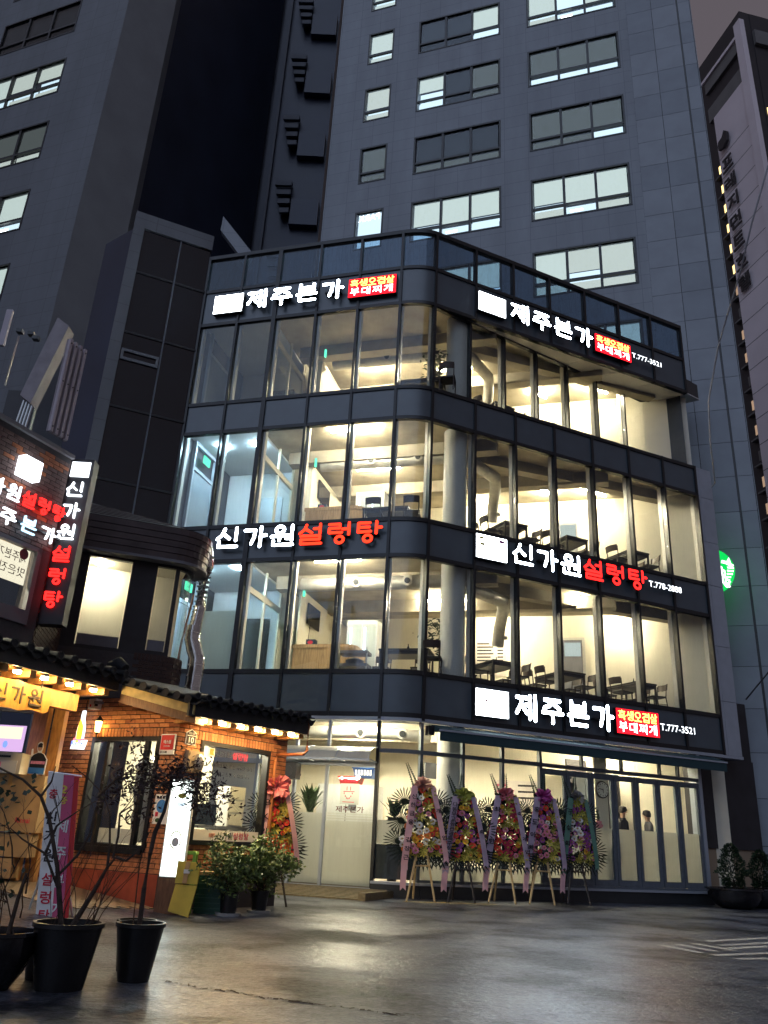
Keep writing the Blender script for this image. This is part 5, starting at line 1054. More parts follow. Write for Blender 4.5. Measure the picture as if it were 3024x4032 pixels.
# ---- things on the wall and roof
ws=thing('wall_sign','lit white and red Korean wall sign with white box on the upper brick wall','sign',SW.p(-2.4,-.1,5.4))
MB().box(SW,-2.76,-2.43,-.16,-.01,5.69,5.99).build('logo_box','led_soft',ws)
o=-.08
for i,chh in enumerate('신가원설렁탕'): 
    w=.36; s=-3.45+.285*i
    glyph(MB(),chh,SW.p(s,o,5.27 if i>2 else 5.27),SW.d,.235,.25,.011,.03).build('letter','led_soft' if i<3 else 'led_red',ws)
for i,chh in enumerate('제주본가'): glyph(MB(),chh,SW.p(-3.28+.375*i,o,4.90),SW.d,.29,.25,.013,.03).build('letter','led_soft' if i!=2 else 'led_ice',ws)
MB().box(SW,-3.5,-1.73,o+.031,-.0,5.40,5.43).build('rail','black_metal',ws); MB().box(SW,-3.3,-1.73,o+.031,-.0,5.03,5.06).build('rail','black_metal',ws)
F0=Fr(0,11.62,0); bs=thing('blade_sign','tall vertical Korean blade sign with white box on top at the brick wall corner','sign',(-4.8,11.7,5))
MB().wbox(-5.00,-4.62,11.64,11.86,3.75,6.42).build('body','clad_dark',bs); MB().wbox(-4.955,-4.665,11.62,11.638,6.11,6.36).build('logo_box','led_soft',bs)
for i,chh in enumerate('신가원설렁탕'): glyph(MB(),chh,Vector((-4.965-.012*0,11.635,5.76-.355*i)),(1,0,0),.28,.26,.014,.03).build('letter','led_soft' if i<3 else 'led_red',bs)
cpn=thing('corrugated_panel','upright white corrugated metal panel on the brick building roof','panel',SW.p(-2.15,0,6.5)); MB().box(SW,-2.34,-1.95,.02,.06,6.62,8.28).build('back_sheet','chute',cpn)
for k in range(4): MB().box(SW,-2.34+.105*k,-2.29+.105*k,-.03,.02,6.62,8.28).build('rib','corrugated',cpn)
for k in range(4):
    for z in (6.7,7.5,8.2): MB().disc(SW.p(-2.315+.105*k,-.032,z),SW.d,(0,0,1),.012,-SW.n*.008,8).build('screw','black_metal',cpn)
ch=thing('roof_chute','grey flat metal chute leaning on the roof of the brick building','chute',(-5.8,11.5,6.5)); MB().hexa([Vector(q) for q in ((-5.98,11.5,7.44),(-5.78,11.5,7.30),(-5.78,11.75,7.30),(-5.98,11.75,7.44),(-5.67,11.5,8.96),(-5.45,11.5,8.80),(-5.45,11.75,8.80),(-5.67,11.75,8.96))]).build('duct','chute',ch)
for k in range(4): MB().tube([(-5.94+.05*k,11.6,7.40-.03*k),(-6.05+.06*k,11.65,6.5)],.02,6).build('strut','steel',ch)
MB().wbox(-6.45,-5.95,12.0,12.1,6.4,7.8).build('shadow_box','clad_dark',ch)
fl_=thing('roof_floodlights','pole with small floodlights on the roof at the left edge','floodlight',(-6.25,11.5,6.5)); MB().tube([(-6.26,11.5,7.6),(-6.24,11.5,8.55)],.014,6).build('pole','steel',fl_)
for x,z in ((-6.22,8.62),(-6.02,8.58),(-5.93,8.50)): MB().wbox(x-.05,x+.05,11.42,11.52,z-.03,z+.03).build('head','dark_frame',fl_)
MB().wbox(-6.5,-6.4,11.4,11.46,8.3,9.0).build('board','corrugated',fl_)
# silver exhaust duct beside the bay
ed=thing('exhaust_duct','shiny silver exhaust duct bending down beside the curved bay','duct',(-3.4,15.2,3.4))
P=lambda x,z,y=15.0:Vector((x,y,z))
MB().tube([P(-3.75,6.25),P(-3.55,6.33),P(-3.42,6.18),P(-3.36,5.8),P(-3.40,5.0),P(-3.45,4.55)],.11,16).build('pipe','duct_silver',ed,smooth=True)
MB().tube([P(-3.46,4.62),P(-3.47,4.38),P(-3.40,4.18),P(-3.33,4.02),P(-3.32,3.84),P(-3.33,2.9)],.145,16).build('elbow','duct_silver',ed,smooth=True)
for z,x in ((4.5,-3.465),(4.3,-3.44),(4.08,-3.36),(3.9,-3.325),(3.7,-3.325),(3.5,-3.33)): MB().tube([P(x-.0,z-.012),P(x,z+.012)],.155,16).build('seam','duct_silver',ed,smooth=True)
for k in range(14): z=4.7+.1*k; MB().tube([P(-3.435+.005*k,z-.006),P(-3.435+.005*k,z+.006)],.117,14).build('seam','duct_silver',ed)
MB().tube([P(-3.52,5.2,14.85),P(-3.62,4.3,14.85),P(-3.68,3.4,14.85)],.018,6).build('conduit','pipe_brown',ed)
dp=thing('drain_pipe','reddish drain pipe bending from the right eave to the wall','pipe',(-1.1,14,2.5))
MB().tube([ER.p(2.30,.1,2.85),ER.p(2.34,.1,2.75),ER.p(2.34,.1,2.35),ER.p(2.3,.12,2.30),BR.p(2.14,-.06,2.30)],.026,8).build('upper_pipe','pipe_brown',dp,smooth=True); MB().tube([BR.p(2.16,-.06,2.32),BR.p(2.12,-.05,2.2),BR.p(2.12,-.05,.1)],.028,8).build('down_pipe','pipe_orange',dp,smooth=True)
wb=thing('wooden_name_board','honey-coloured wooden board carved with Korean name under the left eave','sign',EL.p(-1.4,.1,2.6))
z_=[(-2.15,2.46),(-1.9,2.44),(-1.6,2.46),(-1.43,2.45),(-1.2,2.49),(-1.0,2.47),(-.93,2.50),(-.91,2.60),(-.94,2.70),(-.92,2.77),(-1.0,2.80),(-1.2,2.78),(-1.5,2.84),(-1.8,2.82),(-2.15,2.80)]
MB().prism([EL.p(s,.30,z-.005) for s,z in z_],EL.n*.05).build('board','board_wood',wb)
for i,chh in enumerate('신가원'): glyph(MB(),chh,EL.p(-1.92+.30*i,.302,2.53),EL.d,.26,.24,.013,.012).build('carved_letter','carved',wb)
for k in range(3): MB().tube([EL.p(-1.9+.4*k,.32,2.80),EL.p(-1.9+.4*k,.32,2.95)],.008,5).build('hanger','black_metal',wb)
# ================================================================ flower wreaths
def flower_mesh(col,core='f_core'):
    m=MB(); n=9; F_=[]
    for ring,(r0,r1,zt,off) in enumerate(((.012,.050,-.012,0),(.010,.036,-.026,.3))):
        for k in range(n):
            a=2*PI*k/n+off; c,s=math.cos(a),math.sin(a); w=.36
            b=len(m.v); m.v+=[(r0*c,zt*.2-.012,r0*s),(r1*math.cos(a-w)*.9,zt,r1*math.sin(a-w)*.9),(r1*1.03*c,zt-.006,r1*1.03*s),(r1*math.cos(a+w)*.9,zt,r1*math.sin(a+w)*.9)]; m.f.append((b,b+1,b+2,b+3))
    nf=len(m.f); m.disc((0,-.022,0),(1,0,0),(0,0,1),.013,(0,-.014,0),8)
    me=m.mesh('flower'); me.materials.append(M[col]); me.materials.append(M[core])
    for i,p in enumerate(me.polygons): p.material_index=1 if i>=nf else 0
    return me
FLW={k:flower_mesh(k,'f_core' if k!='f_yellow' else 'f_orange') for k in ('f_red','f_pink','f_white','f_yellow','f_maroon','f_purple','f_orange')}
def lily_mesh():
    m=MB()
    for k in range(7):
        a=2*PI*k/7; d=Vector((math.cos(a),-.55,math.sin(a))).normalized(); q=Vector((-math.sin(a),0,math.cos(a)))*.022
        m.add([(0,0,0),d*.07+q,d*.13,d*.07-q],[(0,1,2,3)])
    me=m.mesh('lily'); me.materials.append(M['f_lime']); return me
LILY=lily_mesh()
def fan_mesh(n,a0,a1,r0,r1,w):
    m=MB()
    for k in range(n):
        a=R(a0+(a1-a0)*k/(n-1)); d=Vector((math.cos(a),0,math.sin(a))); q=Vector((-math.sin(a),0,math.cos(a))); L=r1*(.93+.07*((k*7)%5)/4)
        m.add([d*r0-q*w*.5,d*r0+q*w*.5,d*(L*.8)+q*w+Vector((0,-.02,0)),d*L+Vector((0,-.035,0)),d*(L*.8)-q*w+Vector((0,-.02,0))],[(0,1,2,3,4)])
    m.disc((0,.005,0),(1,0,0),(0,0,1),r0*1.05,(0,.01,0),14)
    me=m.mesh('palm_leaf'); me.materials.append(M['palm']); return me
FAN=fan_mesh(25,-190,155,.06,.30,.012); FANB=fan_mesh(15,195,345,.05,.42,.014); FEATH=None
m=MB()
for k in range(13):
    z=.05*k
    for s in (-1,1): m.add([(0,0,z),(s*.09*(1-k/18),-.01,z+.10),(s*.05*(1-k/18),-.01,z+.12)],[(0,1,2)])
FEATH=m.mesh('feather_leaf'); FEATH.materials.append(M['plant_dark'])
def ribbon_strip(pts,w,m,parent,name='ribbon',tail=True):
    mb=MB(); L=[];Rr=[]
    for x,y,z in pts: L.append(Vector((x-w/2,y,z))); Rr.append(Vector((x+w/2,y,z)))
    for i in range(len(pts)-1): mb.add([L[i],Rr[i],Rr[i+1],L[i+1],L[i]+Vector((0,.006,0)),Rr[i]+Vector((0,.006,0)),Rr[i+1]+Vector((0,.006,0)),L[i+1]+Vector((0,.006,0))],[(0,1,2,3),(7,6,5,4),(0,3,7,4),(1,5,6,2)])
    if tail:
        a,b=L[-1],Rr[-1]; c=(a+b)/2; mb.add([a,b,b+Vector((0,0,-.10)),c+Vector((0,0,-.05)),a+Vector((0,0,-.10))],[(0,1,3),(1,2,3),(0,3,4)])
    return mb.build(name,m,parent)
def wreath(loc,rz,label,cols,bow,rib,text,legs,seed,lilies=14,hh=2.3,wd=1.0,rtext=None,tailc='pink_ribbon',wx=1.27,bs_=1.0):
    rnd=random.Random(seed); t_=thing('flower_wreath',label,'wreath',(0,0,0),'congratulatory flower wreaths')
    sc=hh/2.3
    for a,b in (((-.06,.02,.92),(-.34,-.28,0)),((.07,.02,.95),(.12,-.26,0)),((.0,.10,1.6),(.0,.52,0))): MB().tube([Vector(a),Vector(b)],[.022,.018],6).build('leg',legs,t_)
    MB().tube([(-.17,-.10,.60),(.10,-.10,.60)],.014,5).build('crossbar',legs,t_)
    for x,z in ((-.27,1.72),(.27,1.72),(-.34,1.38),(.34,1.38),(-.38,1.02),(.38,1.02)): inst('palm_leaf',FAN,(x*wd,.05+rnd.uniform(-.01,.02),z),0,t_,rot=(rnd.uniform(-.1,.1),rnd.uniform(0,6),rnd.uniform(-.15,.15)),scale=rnd.uniform(.88,1.02))
    for x,z,a in ((-.22,.92,.35),(.0,.90,0),(.22,.92,-.35)): inst('palm_leaf',FANB,(x*wd,-.02,z),0,t_,rot=(rnd.uniform(-.15,.0),a,0))
    for dx,a in ((0,0),(-.05,-.35)): inst('feather_leaf',FEATH,(dx,.0,1.86),0,t_,rot=(0,a,0),scale=.85)
    # dark leaf bed
    bed=MB()
    for k in range(520):
        z=rnd.uniform(.80,2.0); hw=.14+(2.0-z)*.23; x=rnd.uniform(-hw,hw); c=Vector((x*wd,rnd.uniform(-.04,.03),z)); d=Vector((x*1.5+rnd.gauss(0,.4),-.35,rnd.gauss(-.2,.7))).normalized(); q=d.cross(Vector((0,1,0))); q=(q.normalized() if q.length>.05 else Vector((1,0,0)))*.02; L=rnd.uniform(.07,.13); bed.add([c,c+d*L*.5+q,c+d*L,c+d*L*.5-q],[(0,1,2,3)])
    bed.build('leaf_bed','palm',t_)
    pts=[]; tries=0
    while len(pts)<62 and tries<6000:
        tries+=1; z=rnd.uniform(.84,1.96); hw=.13+(1.96-z)*.235; x=rnd.uniform(-hw,hw)
        if all((x-a)**2+(z-b)**2>.0072 for a,b in pts): pts.append((x,z))
    li=0
    for x,z in pts:
        yb=-.06-.05*max(0,1-abs(x)/.3)
        if li<lilies and x>-.06 and rnd.random()<.22:
            li+=1; inst('lily',LILY,(x*wd,yb-.01,z),0,t_,rot=(rnd.uniform(-.3,.3),rnd.uniform(0,6),rnd.uniform(-.3,.3)),scale=rnd.uniform(.8,1.05)); continue
        inst('flower',FLW[rnd.choice(cols)],(x*wd,yb,z),0,t_,rot=(rnd.uniform(-.25,.35),rnd.uniform(0,6),rnd.uniform(-.4,.4)),scale=rnd.uniform(.95,1.25))
    for k in range(5):
        x=-.24+.12*k; inst('lily',LILY,(x,-.06,.80+.02*(k%2)),0,t_,rot=(.5,rnd.uniform(0,6),0),scale=.75)
    bm_=MB()
    for k in range(16):
        a=rnd.uniform(0,2*PI); e=rnd.uniform(.5,1); d=Vector((math.cos(a)*e,-rnd.uniform(.2,.9),math.sin(a)*e*.9)).normalized(); q=d.cross(Vector((0,1,0))); q=q.normalized() if q.length>.1 else Vector((1,0,0)); L=rnd.uniform(.11,.20); c=Vector((0,-.06,2.03)); L*=bs_; w=bs_*rnd.uniform(.05,.09)
        u=d.cross(q)*.04
        bm_.add([c,c+d*L*.6+q*w+u,c+d*L*.9+q*w*.6-u,c+d*L+u,c+d*L*.9-q*w*.7-u,c+d*L*.6-q*w+u],[(0,1,2),(0,2,3),(0,3,4),(0,4,5)])
    bm_.build('bow',bow,t_)
    rl=ribbon_strip([(-.15,-.13,2.0),(-.21,-.15,1.6),(-.28,-.16,1.1),(-.33,-.13,.62)],.11,rib,t_); ribbon_strip([(-.33,-.131,.62),(-.35,-.12,.28)],.095,tailc,t_,'ribbon_tail')
    rr=ribbon_strip([(.15,-.13,2.0),(.22,-.16,1.6),(.30,-.15,1.15),(.37,-.10,.75)],.085,rib,t_)
    def vtext(s,p0,p1,size,par):
        n=len(s)
        for i,chh in enumerate(s):
            if chh==' ': continue
            f=(i+.5)/n; x=p0[0]+(p1[0]-p0[0])*f; z=p0[1]+(p1[1]-p0[1])*f
            link('letter',textmesh(chh,Vector((x-size/2,-.176,z-size/2)),(1,0,0),(0,0,1),size,size,.003,bold=.015),'black_print',par)
    if text: vtext(text,(-.17,1.88),(-.33,.66),.085 if len(text)>6 else .10,rl)
    if rtext: vtext(rtext,(.18,1.8),(.37,.85),.08,rr)
    t_.location=loc; t_.rotation_euler=(rnd.uniform(-.05,.02),rnd.uniform(-.045,.045),rz+rnd.uniform(-.12,.12)); t_.scale=(wx,1,sc); return t_
ra=FR.a-R(9)
def WP(s,o=-.75): return FR.p(s,o,0)
wreath(WP(-.28),ra,'bright red, pink and white flower wreath with pink net bow, leftmost of the five',['f_red','f_white','f_pink','f_red','f_orange','f_yellow','f_white','f_pink'],'net','pink_ribbon','신한금융 김창근','leg_wood',11,8,2.42,rtext='개업')
wreath(WP(.62),ra,'maroon and yellow flower wreath with lime net bow, second from the left of five',['f_maroon','f_pink','f_red','f_yellow','f_purple'],'lime_net','lilac_ribbon','다동무교동관광특구회원일동','leg_dark',12,16,2.26,rtext='축')
wreath(WP(1.58),ra,'red and lime flower wreath with pale pink bow, third of the five at the windows',['f_maroon','f_red','f_pink','f_yellow','f_maroon','f_maroon'],'pink_net','lilac_ribbon','최 한 ','leg_wood',13,18,2.34,rtext='축 개업')
wreath(WP(2.52),ra,'maroon flower wreath with magenta net bow, fourth of the five at the windows',['f_maroon','f_red','f_pink','f_pink','f_white','f_purple'],'magenta_net','lilac_ribbon','홍도아빠 ','leg_wood',14,16,2.38)
wreath(WP(3.42),ra,'dark purple flower wreath with green ribbon and grey net bow, rightmost of five',['f_purple','f_purple','f_pink','f_purple','f_yellow','f_white'],'grey_net','green_ribbon','구십회 ','leg_dark',15,14,2.42)
wl=wreath(Vector((-1.44,14.35,0)),R(28),'narrow red and yellow flower wreath with big pink bow left of the entrance',['f_red','f_yellow','f_orange','f_red','f_maroon','f_red'],'pink_net','pink_ribbon','BK기업 ','leg_dark',16,9,2.05,wd=.85,wx=1.0,bs_=1.5)
wl.rotation_euler=(0,R(-5),R(28))
# ================================================================ planters
def pot(t_,c,r0,r1,h,m='black_plastic',soil=True):
    mb=MB(); mb.lathe(c,[(r0,0),(r1,h*.93),(r1*1.06,h*.93),(r1*1.06,h),(r1*.95,h),(r1*.93,h*.85)],28,True); mb.add([Vector(c)+Vector((r0*math.cos(2*PI*k/28),r0*math.sin(2*PI*k/28),.001)) for k in range(28)],[tuple(range(28))]); mb.build('pot',m,t_,smooth=True)
    if soil: MB().lathe(Vector(c)+Vector((0,0,h*.84)),[(r1*.93,0),(.02,.015)],24).build('soil','soil',t_)
def twigs(mb,p,d,L,r,depth,rnd,spread=.55,drop=0.):
    n=4; pts=[Vector(p)]; rs=[r]; v=Vector(d).normalized()
    for i in range(n): v=(v+Vector((rnd.gauss(0,.16),rnd.gauss(0,.16),rnd.gauss(.02,.12)-drop))).normalized(); pts.append(pts[-1]+v*L/n); rs.append(r*(1-.5*(i+1)/n))
    mb.tube(pts,rs,6 if r>.008 else 4)
    ends=[(pts[-1],v,rs[-1])]
    if depth>0:
        for k in range(rnd.choice((2,2,3))):
            i=rnd.choice((2,3,4)); w=(v+Vector((rnd.gauss(0,spread),rnd.gauss(0,spread*.7),rnd.gauss(.1,spread*.6)-drop))).normalized(); ends+=twigs(mb,pts[i],w,L*rnd.uniform(.55,.8),rs[i]*.65,depth-1,rnd,spread,drop)
    return ends
def blossoms(mb,ends,n,L,rnd,w=.3,sp=.05):
    for p,v,r in ends:
        for k in range(n):
            a=Vector((rnd.gauss(0,1),rnd.gauss(0,1),rnd.gauss(0,.8))).normalized(); c=p+Vector((rnd.gauss(0,sp),rnd.gauss(0,sp),rnd.gauss(0,sp))); q=a.cross(Vector((rnd.gauss(0,1),rnd.gauss(0,1),1))).normalized()*L*w; l=L*rnd.uniform(.6,1.2)
            mb.add([c,c+a*l*.5+q,c+a*l,c+a*l*.5-q],[(0,1,2,3)])
rnd=random.Random(21)
t_=thing('potted_shrub','large black pot with leafless branching shrub in the left foreground','plant',(-2.08,6.5,0)); pot(t_,(-2.10,6.52,0),.165,.235,.42)
m=MB(); E_=[]
for pts in ([(-2.14,6.5,.36),(-2.20,6.47,.62),(-2.24,6.46,.78),(-2.36,6.45,1.10),(-2.45,6.44,1.25),(-2.60,6.42,1.36),(-2.83,6.40,1.45)],[(-2.45,6.44,1.25),(-2.40,6.46,1.36),(-2.39,6.46,1.47)],[(-2.24,6.46,.70),(-2.12,6.50,.86),(-2.06,6.5,1.0),(-2.05,6.5,1.16),(-2.02,6.5,1.3),(-2.14,6.48,1.40),(-2.27,6.47,1.48)],[(-2.02,6.5,1.3),(-1.92,6.52,1.42),(-1.83,6.53,1.47)],[(-2.08,6.52,.38),(-1.95,6.48,.63),(-1.88,6.47,.79),(-1.83,6.47,.86)],[(-1.88,6.47,.80),(-1.89,6.47,.95),(-1.92,6.46,1.15),(-1.99,6.46,1.28)],[(-1.85,6.47,.85),(-1.84,6.48,1.0),(-1.86,6.5,1.16),(-1.78,6.5,1.22),(-1.72,6.5,1.27)],[(-1.83,6.47,.86),(-1.75,6.46,.84),(-1.66,6.46,.92),(-1.60,6.46,1.06)],[(-2.20,6.47,.62),(-2.34,6.45,.86),(-2.52,6.43,.95),(-2.62,6.42,1.02)],[(-2.34,6.45,.86),(-2.30,6.46,1.05),(-2.28,6.46,1.07),(-2.17,6.48,1.16),(-2.05,6.49,1.24)]):
    P_=[Vector(q) for q in pts]; n=len(P_); r0=.021 if P_[0].z<.45 else .011; m.tube(P_,[r0*(1-.7*i/(n-1)) for i in range(n)],7); E_.append((P_[-1],(P_[-1]-P_[-2]).normalized(),.004))
    if n>4: E_+= twigs(m,P_[n//2],Vector((rnd.gauss(0,.5),rnd.gauss(0,.3),1)),.22,.005,1,rnd)
for k in range(16): x=rnd.uniform(-.16,.16); E_+=twigs(m,(-2.08+x,6.52+rnd.uniform(-.1,.1),.36),(x*1.2+.15,0,1),rnd.uniform(.35,.75),.0035,1,rnd,.3)
m.build('branches','bark',t_,smooth=True)
m=MB(); blossoms(m,[e for e in E_ if e[0].x<-2.6],2,.04,rnd,.5,.03); m.build('leaves','plant',t_)
t_=thing('potted_maple','slim black pot with dark weeping maple in the foreground','plant',(-1.70,6.97,0)); pot(t_,(-1.70,6.98,0),.115,.178,.395)
m=MB(); m.tube([Vector(q) for q in ((-1.708,6.97,.34),(-1.714,6.97,.635),(-1.708,6.98,.885),(-1.70,7.0,1.04),(-1.655,7.02,1.196),(-1.645,7.05,1.34),(-1.64,7.1,1.48))],[.020,.018,.0165,.019,.014,.012,.010],8); E_=[]
for k in range(26):
    a=rnd.uniform(0,2*PI); E_+=twigs(m,(-1.645+rnd.gauss(0,.02),7.06,1.34+rnd.uniform(0,.14)),(math.cos(a)*1.25,math.sin(a)*.6,rnd.uniform(.05,.6)),rnd.uniform(.20,.34),.006,2,rnd,.45,.10)
m.tube([(-1.76,6.98,.34),(-1.78,6.98,.8),(-1.75,6.98,1.1)],.005,5); m.build('branches','bark',t_,smooth=True)
m=MB(); blossoms(m,E_,8,.05,rnd,.17,.035); m.build('foliage','plant_maple',t_)
t_=thing('empty_pot','black plastic pot half hidden behind the slim maple pot','pot',(-1.84,7.42,0)); pot(t_,(-1.84,7.42,0),.11,.155,.37)
t_=thing('glazed_bowl','dark glazed planter bowl cut by the left edge of the picture','plant',(-2.50,6.35,0)); MB().lathe((-2.52,6.38,0),[(.12,0),(.19,.10),(.24,.22),(.245,.33),(.26,.335),(.26,.36),(.235,.36),(.23,.30),(.02,.30)],30,True).build('pot','ceramic',t_,smooth=True); MB().lathe((-2.52,6.38,.30),[(.23,0),(.02,.02)],20).build('soil','soil',t_)
m=MB(); m.tube([(-2.46,6.36,.30),(-2.435,6.35,.56),(-2.41,6.35,.73)],[.016,.014,.010],7); E_=[]
for k in range(7): E_+=twigs(m,(-2.46+rnd.uniform(-.12,.1),6.36,.6+rnd.uniform(-.3,.2)),(rnd.uniform(-.7,.1),0,1),rnd.uniform(.25,.5),.006,2,rnd)
m.build('branches','bark',t_,smooth=True); m=MB(); blossoms(m,[e for e in E_ if e[0].x<-2.5],4,.05,rnd,.45,.05); m.build('leaves','plant_dark',t_)
t_=thing('nursery_pot','small black pot wedged behind the big shrub pot','pot',(-2.36,6.85,0)); pot(t_,(-2.36,6.86,0),.10,.14,.30)
# shrubs by the brick wall
def shrub(loc,r,h,label,seed,potr,n=2300):
    rnd=random.Random(seed); t_=thing('potted_shrub',label,'plant',loc); c=Vector(loc); MB().lathe(c,[(potr*1.25,0),(potr*1.35,.035),(potr*1.2,.036),(.02,.02)],24,True).build('saucer','saucer',t_,smooth=True); pot(t_,c+Vector((0,0,.022)),potr*.8,potr,.27)
    m=MB(); E_=[]
    for k in range(11): a=rnd.uniform(0,2*PI); E_+=twigs(m,c+Vector((0,0,.25)),(math.cos(a)*.65,math.sin(a)*.65,1),h*rnd.uniform(.4,.62),.009,2,rnd,.5)
    m.build('stems','bark',t_); m=MB()
    cl=[e[0] for e in E_]+[c+Vector((rnd.gauss(0,r*.45),rnd.gauss(0,r*.45),.25+abs(rnd.gauss(h*.4,h*.25)))) for k in range(60)]
    for k in range(n):
        p=rnd.choice(cl)+Vector((rnd.gauss(0,.04),rnd.gauss(0,.04),rnd.gauss(0,.04))); a=Vector((rnd.gauss(0,1),rnd.gauss(0,1),rnd.gauss(.2,.7))).normalized(); q=a.cross(Vector((rnd.gauss(0,1),rnd.gauss(0,1),1))).normalized(); L=rnd.uniform(.05,.085); m.add([p,p+a*L*.5+q*L*.24,p+a*L,p+a*L*.5-q*L*.24],[(0,1,2,3)])
    m.build('foliage','shrub',t_)
shrub((-1.86,12.42,0),.20,.66,'bushy green potted shrub on a white saucer beside the yellow cardboard',31,.13)
shrub((-1.52,13.1,0),.22,.78,'taller bushy green potted shrub close to the wooden deck',32,.13,2900)
# clipped evergreens in big bowls at the right
def evergreen(loc,r,h,label,seed):
    rnd=random.Random(seed); t_=thing('clipped_evergreen',label,'plant',loc,'evergreens in black bowls'); c=Vector(loc)
    MB().lathe(c,[(.30,0),(.46,.08),(.57,.22),(.60,.38),(.64,.39),(.64,.43),(.56,.43),(.55,.36),(.02,.36)],32,True).build('bowl','ceramic',t_,smooth=True)
    MB().tube([c+Vector((0,0,.35)),c+Vector((.02,0,.6))],.03,6).build('trunk','bark',t_); m=MB()
    for k in range(2600):
        z=rnd.random()**1.15; rr=r*(.55+.75*z if z<.3 else (1-z)**.62*1.12+.06)*(rnd.random()**.35)*(1+.12*math.sin(z*23+rnd.random())); a=rnd.uniform(0,2*PI); p=c+Vector((rr*math.cos(a),rr*math.sin(a),.44+z*h)); d=Vector((math.cos(a)*.7,math.sin(a)*.7,rnd.uniform(-.2,1))).normalized(); q=d.cross(Vector((rnd.gauss(0,1),rnd.gauss(0,1),1))).normalized()*.016; L=rnd.uniform(.04,.08); m.add([p,p+d*L*.5+q,p+d*L,p+d*L*.5-q],[(0,1,2,3)])
    m.build('crown','plant_dark',t_)
evergreen(FR.p(7.72,-1.0,0),.36,.92,'dark clipped evergreen in a black bowl beside the folding doors',41)
evergreen(FR.p(8.95,-.75,0),.34,.82,'dark clipped evergreen in a black bowl at the far right corner',42)
# ================================================================ things by the brick wall
lb=thing('lightbox_sign','tall white glowing lightbox menu sign at the brick corner','sign',(-2.62,12.1,0)); MB().wbox(-2.78,-2.46,12.02,12.15,.46,1.72).build('case','white_gloss',lb); f=MB().wbox(-2.765,-2.475,12.008,12.019,.475,1.705).build('face','lightbox',lb); MB().wbox(-2.79,-2.45,12.03,12.3,0,.455).build('base','timber_dark',lb)
for k,(z,mm) in enumerate(((1.53,'f_lime'),(1.42,'win_clear'))): MB().disc((-2.61,12.006,z-.03),(1,0,0),(0,0,1),.06,(0,-.003,0),16,.035).build('picture',mm,f)
link('print',textmesh('설렁탕',Vector((-2.66,12.006,1.25)),(1,0,0),(0,0,1),.1,.03,.002),'black_print',f)
MB().tube([(-2.62+.075*math.cos(a*PI/10),12.006,.93+.11*math.sin(a*PI/10)) for a in range(-3,16)],.009,5).build('picture','f_lime',f); MB().disc((-2.62,12.007,.90),(1,0,0),(0,0,1),.05,(0,-.002,0),14,.06).build('picture','paper',f); link('print',textmesh('도가니탕',Vector((-2.68,12.006,.71)),(1,0,0),(0,0,1),.12,.03,.002),'black_print',f)
yb=thing('folded_cardboard','yellow folded cardboard box leaning against the green crates','cardboard',(-2.4,12.0,0)); MB().hexa([Vector(q) for q in ((-2.57,11.88,.06),(-2.29,11.86,0),(-2.29,11.90,0),(-2.57,11.92,.06),(-2.53,11.96,.385),(-2.24,11.95,.38),(-2.24,11.99,.38),(-2.53,12.0,.385))]).build('lower_panel','cardboard_yellow',yb)
MB().hexa([Vector(q) for q in ((-2.54,11.95,.395),(-2.24,11.94,.39),(-2.24,11.99,.39),(-2.54,12.0,.395),(-2.545,11.99,.67),(-2.23,11.98,.655),(-2.23,12.02,.655),(-2.545,12.03,.67))]).build('upper_panel','cardboard_yellow',yb); MB().hexa([Vector(q) for q in ((-2.44,11.93,.40),(-2.38,11.93,.40),(-2.38,11.94,.40),(-2.44,11.94,.40),(-2.43,11.975,.665),(-2.37,11.975,.66),(-2.37,11.985,.66),(-2.43,11.985,.665))]).build('tape','cardboard',yb); MB().wbox(-2.44,-2.36,11.945,11.95,.52,.57).build('label','paper',yb)
ls=thing('plastic_stool','lime green plastic stool behind the yellow cardboard','stool',(-2.46,12.25,0)); MB().wbox(-2.59,-2.35,12.17,12.38,.75,.79).build('seat','lime_plastic',ls)
for x in (-2.57,-2.39):
    for y in (12.19,12.34): MB().wbox(x,x+.035,y,y+.03,0,.75).build('leg','lime_plastic',ls)
MB().wbox(-2.56,-2.38,12.18,12.2,.62,.66).build('rail','lime_plastic',ls)
for k,(z,lab) in enumerate(((0,'dark green plastic crate on the ground, bottom of the stack'),(.245,'dark green plastic crate on top of the stack'))):
    g=thing('green_crate',lab,'crate',(-2.12,12.75,z)); MB().wbox(-2.34,-1.92,12.45,12.85,z+.002,z+.03).build('bottom','green_plastic',g)
    for a in ((-2.34,-2.32,12.45,12.85),(-1.94,-1.92,12.45,12.85),(-2.32,-1.94,12.45,12.47),(-2.32,-1.94,12.83,12.85)): MB().wbox(*a,z+.03,z+.24).build('side','green_plastic',g)
    for q in range(3): MB().wbox(-2.36,-1.90,12.43,12.449,z+.05+.065*q,z+.075+.065*q).build('ridge','green_plastic',g)
cc=thing('cardboard_sheet','flat cardboard sheet lying on the green crates','cardboard',(-2.1,12.6,.5)); MB().wbox(-2.32,-1.95,12.46,12.8,.487,.53).build('sheet','cardboard',cc)
pb=thing('wall_poster','pale poster with blue round picture on the brick corner','poster',(-2.95,12.3,1.3)); pF=Fr(-3.08,12.475,-28); MB().box(pF,.0,.27,-.02,-.006,1.12,1.52).build('sheet','paper',pb); MB().disc(pF.p(.135,-.021,1.36),pF.d,(0,0,1),.09,-pF.n*.002,20).build('picture','blue_print',pb); MB().disc(pF.p(.10,-.021,1.17),pF.d,(0,0,1),.05,-pF.n*.002,14,.03).build('picture','plant',pb); MB().box(pF,.04,.09,-.023,-.0205,1.22,1.28).build('picture','red_print',pb)
for q in range(4): MB().box(pF,.03+.055*q,.065+.055*q,-.023,-.0205,1.46,1.50).build('heading','black_print',pb)
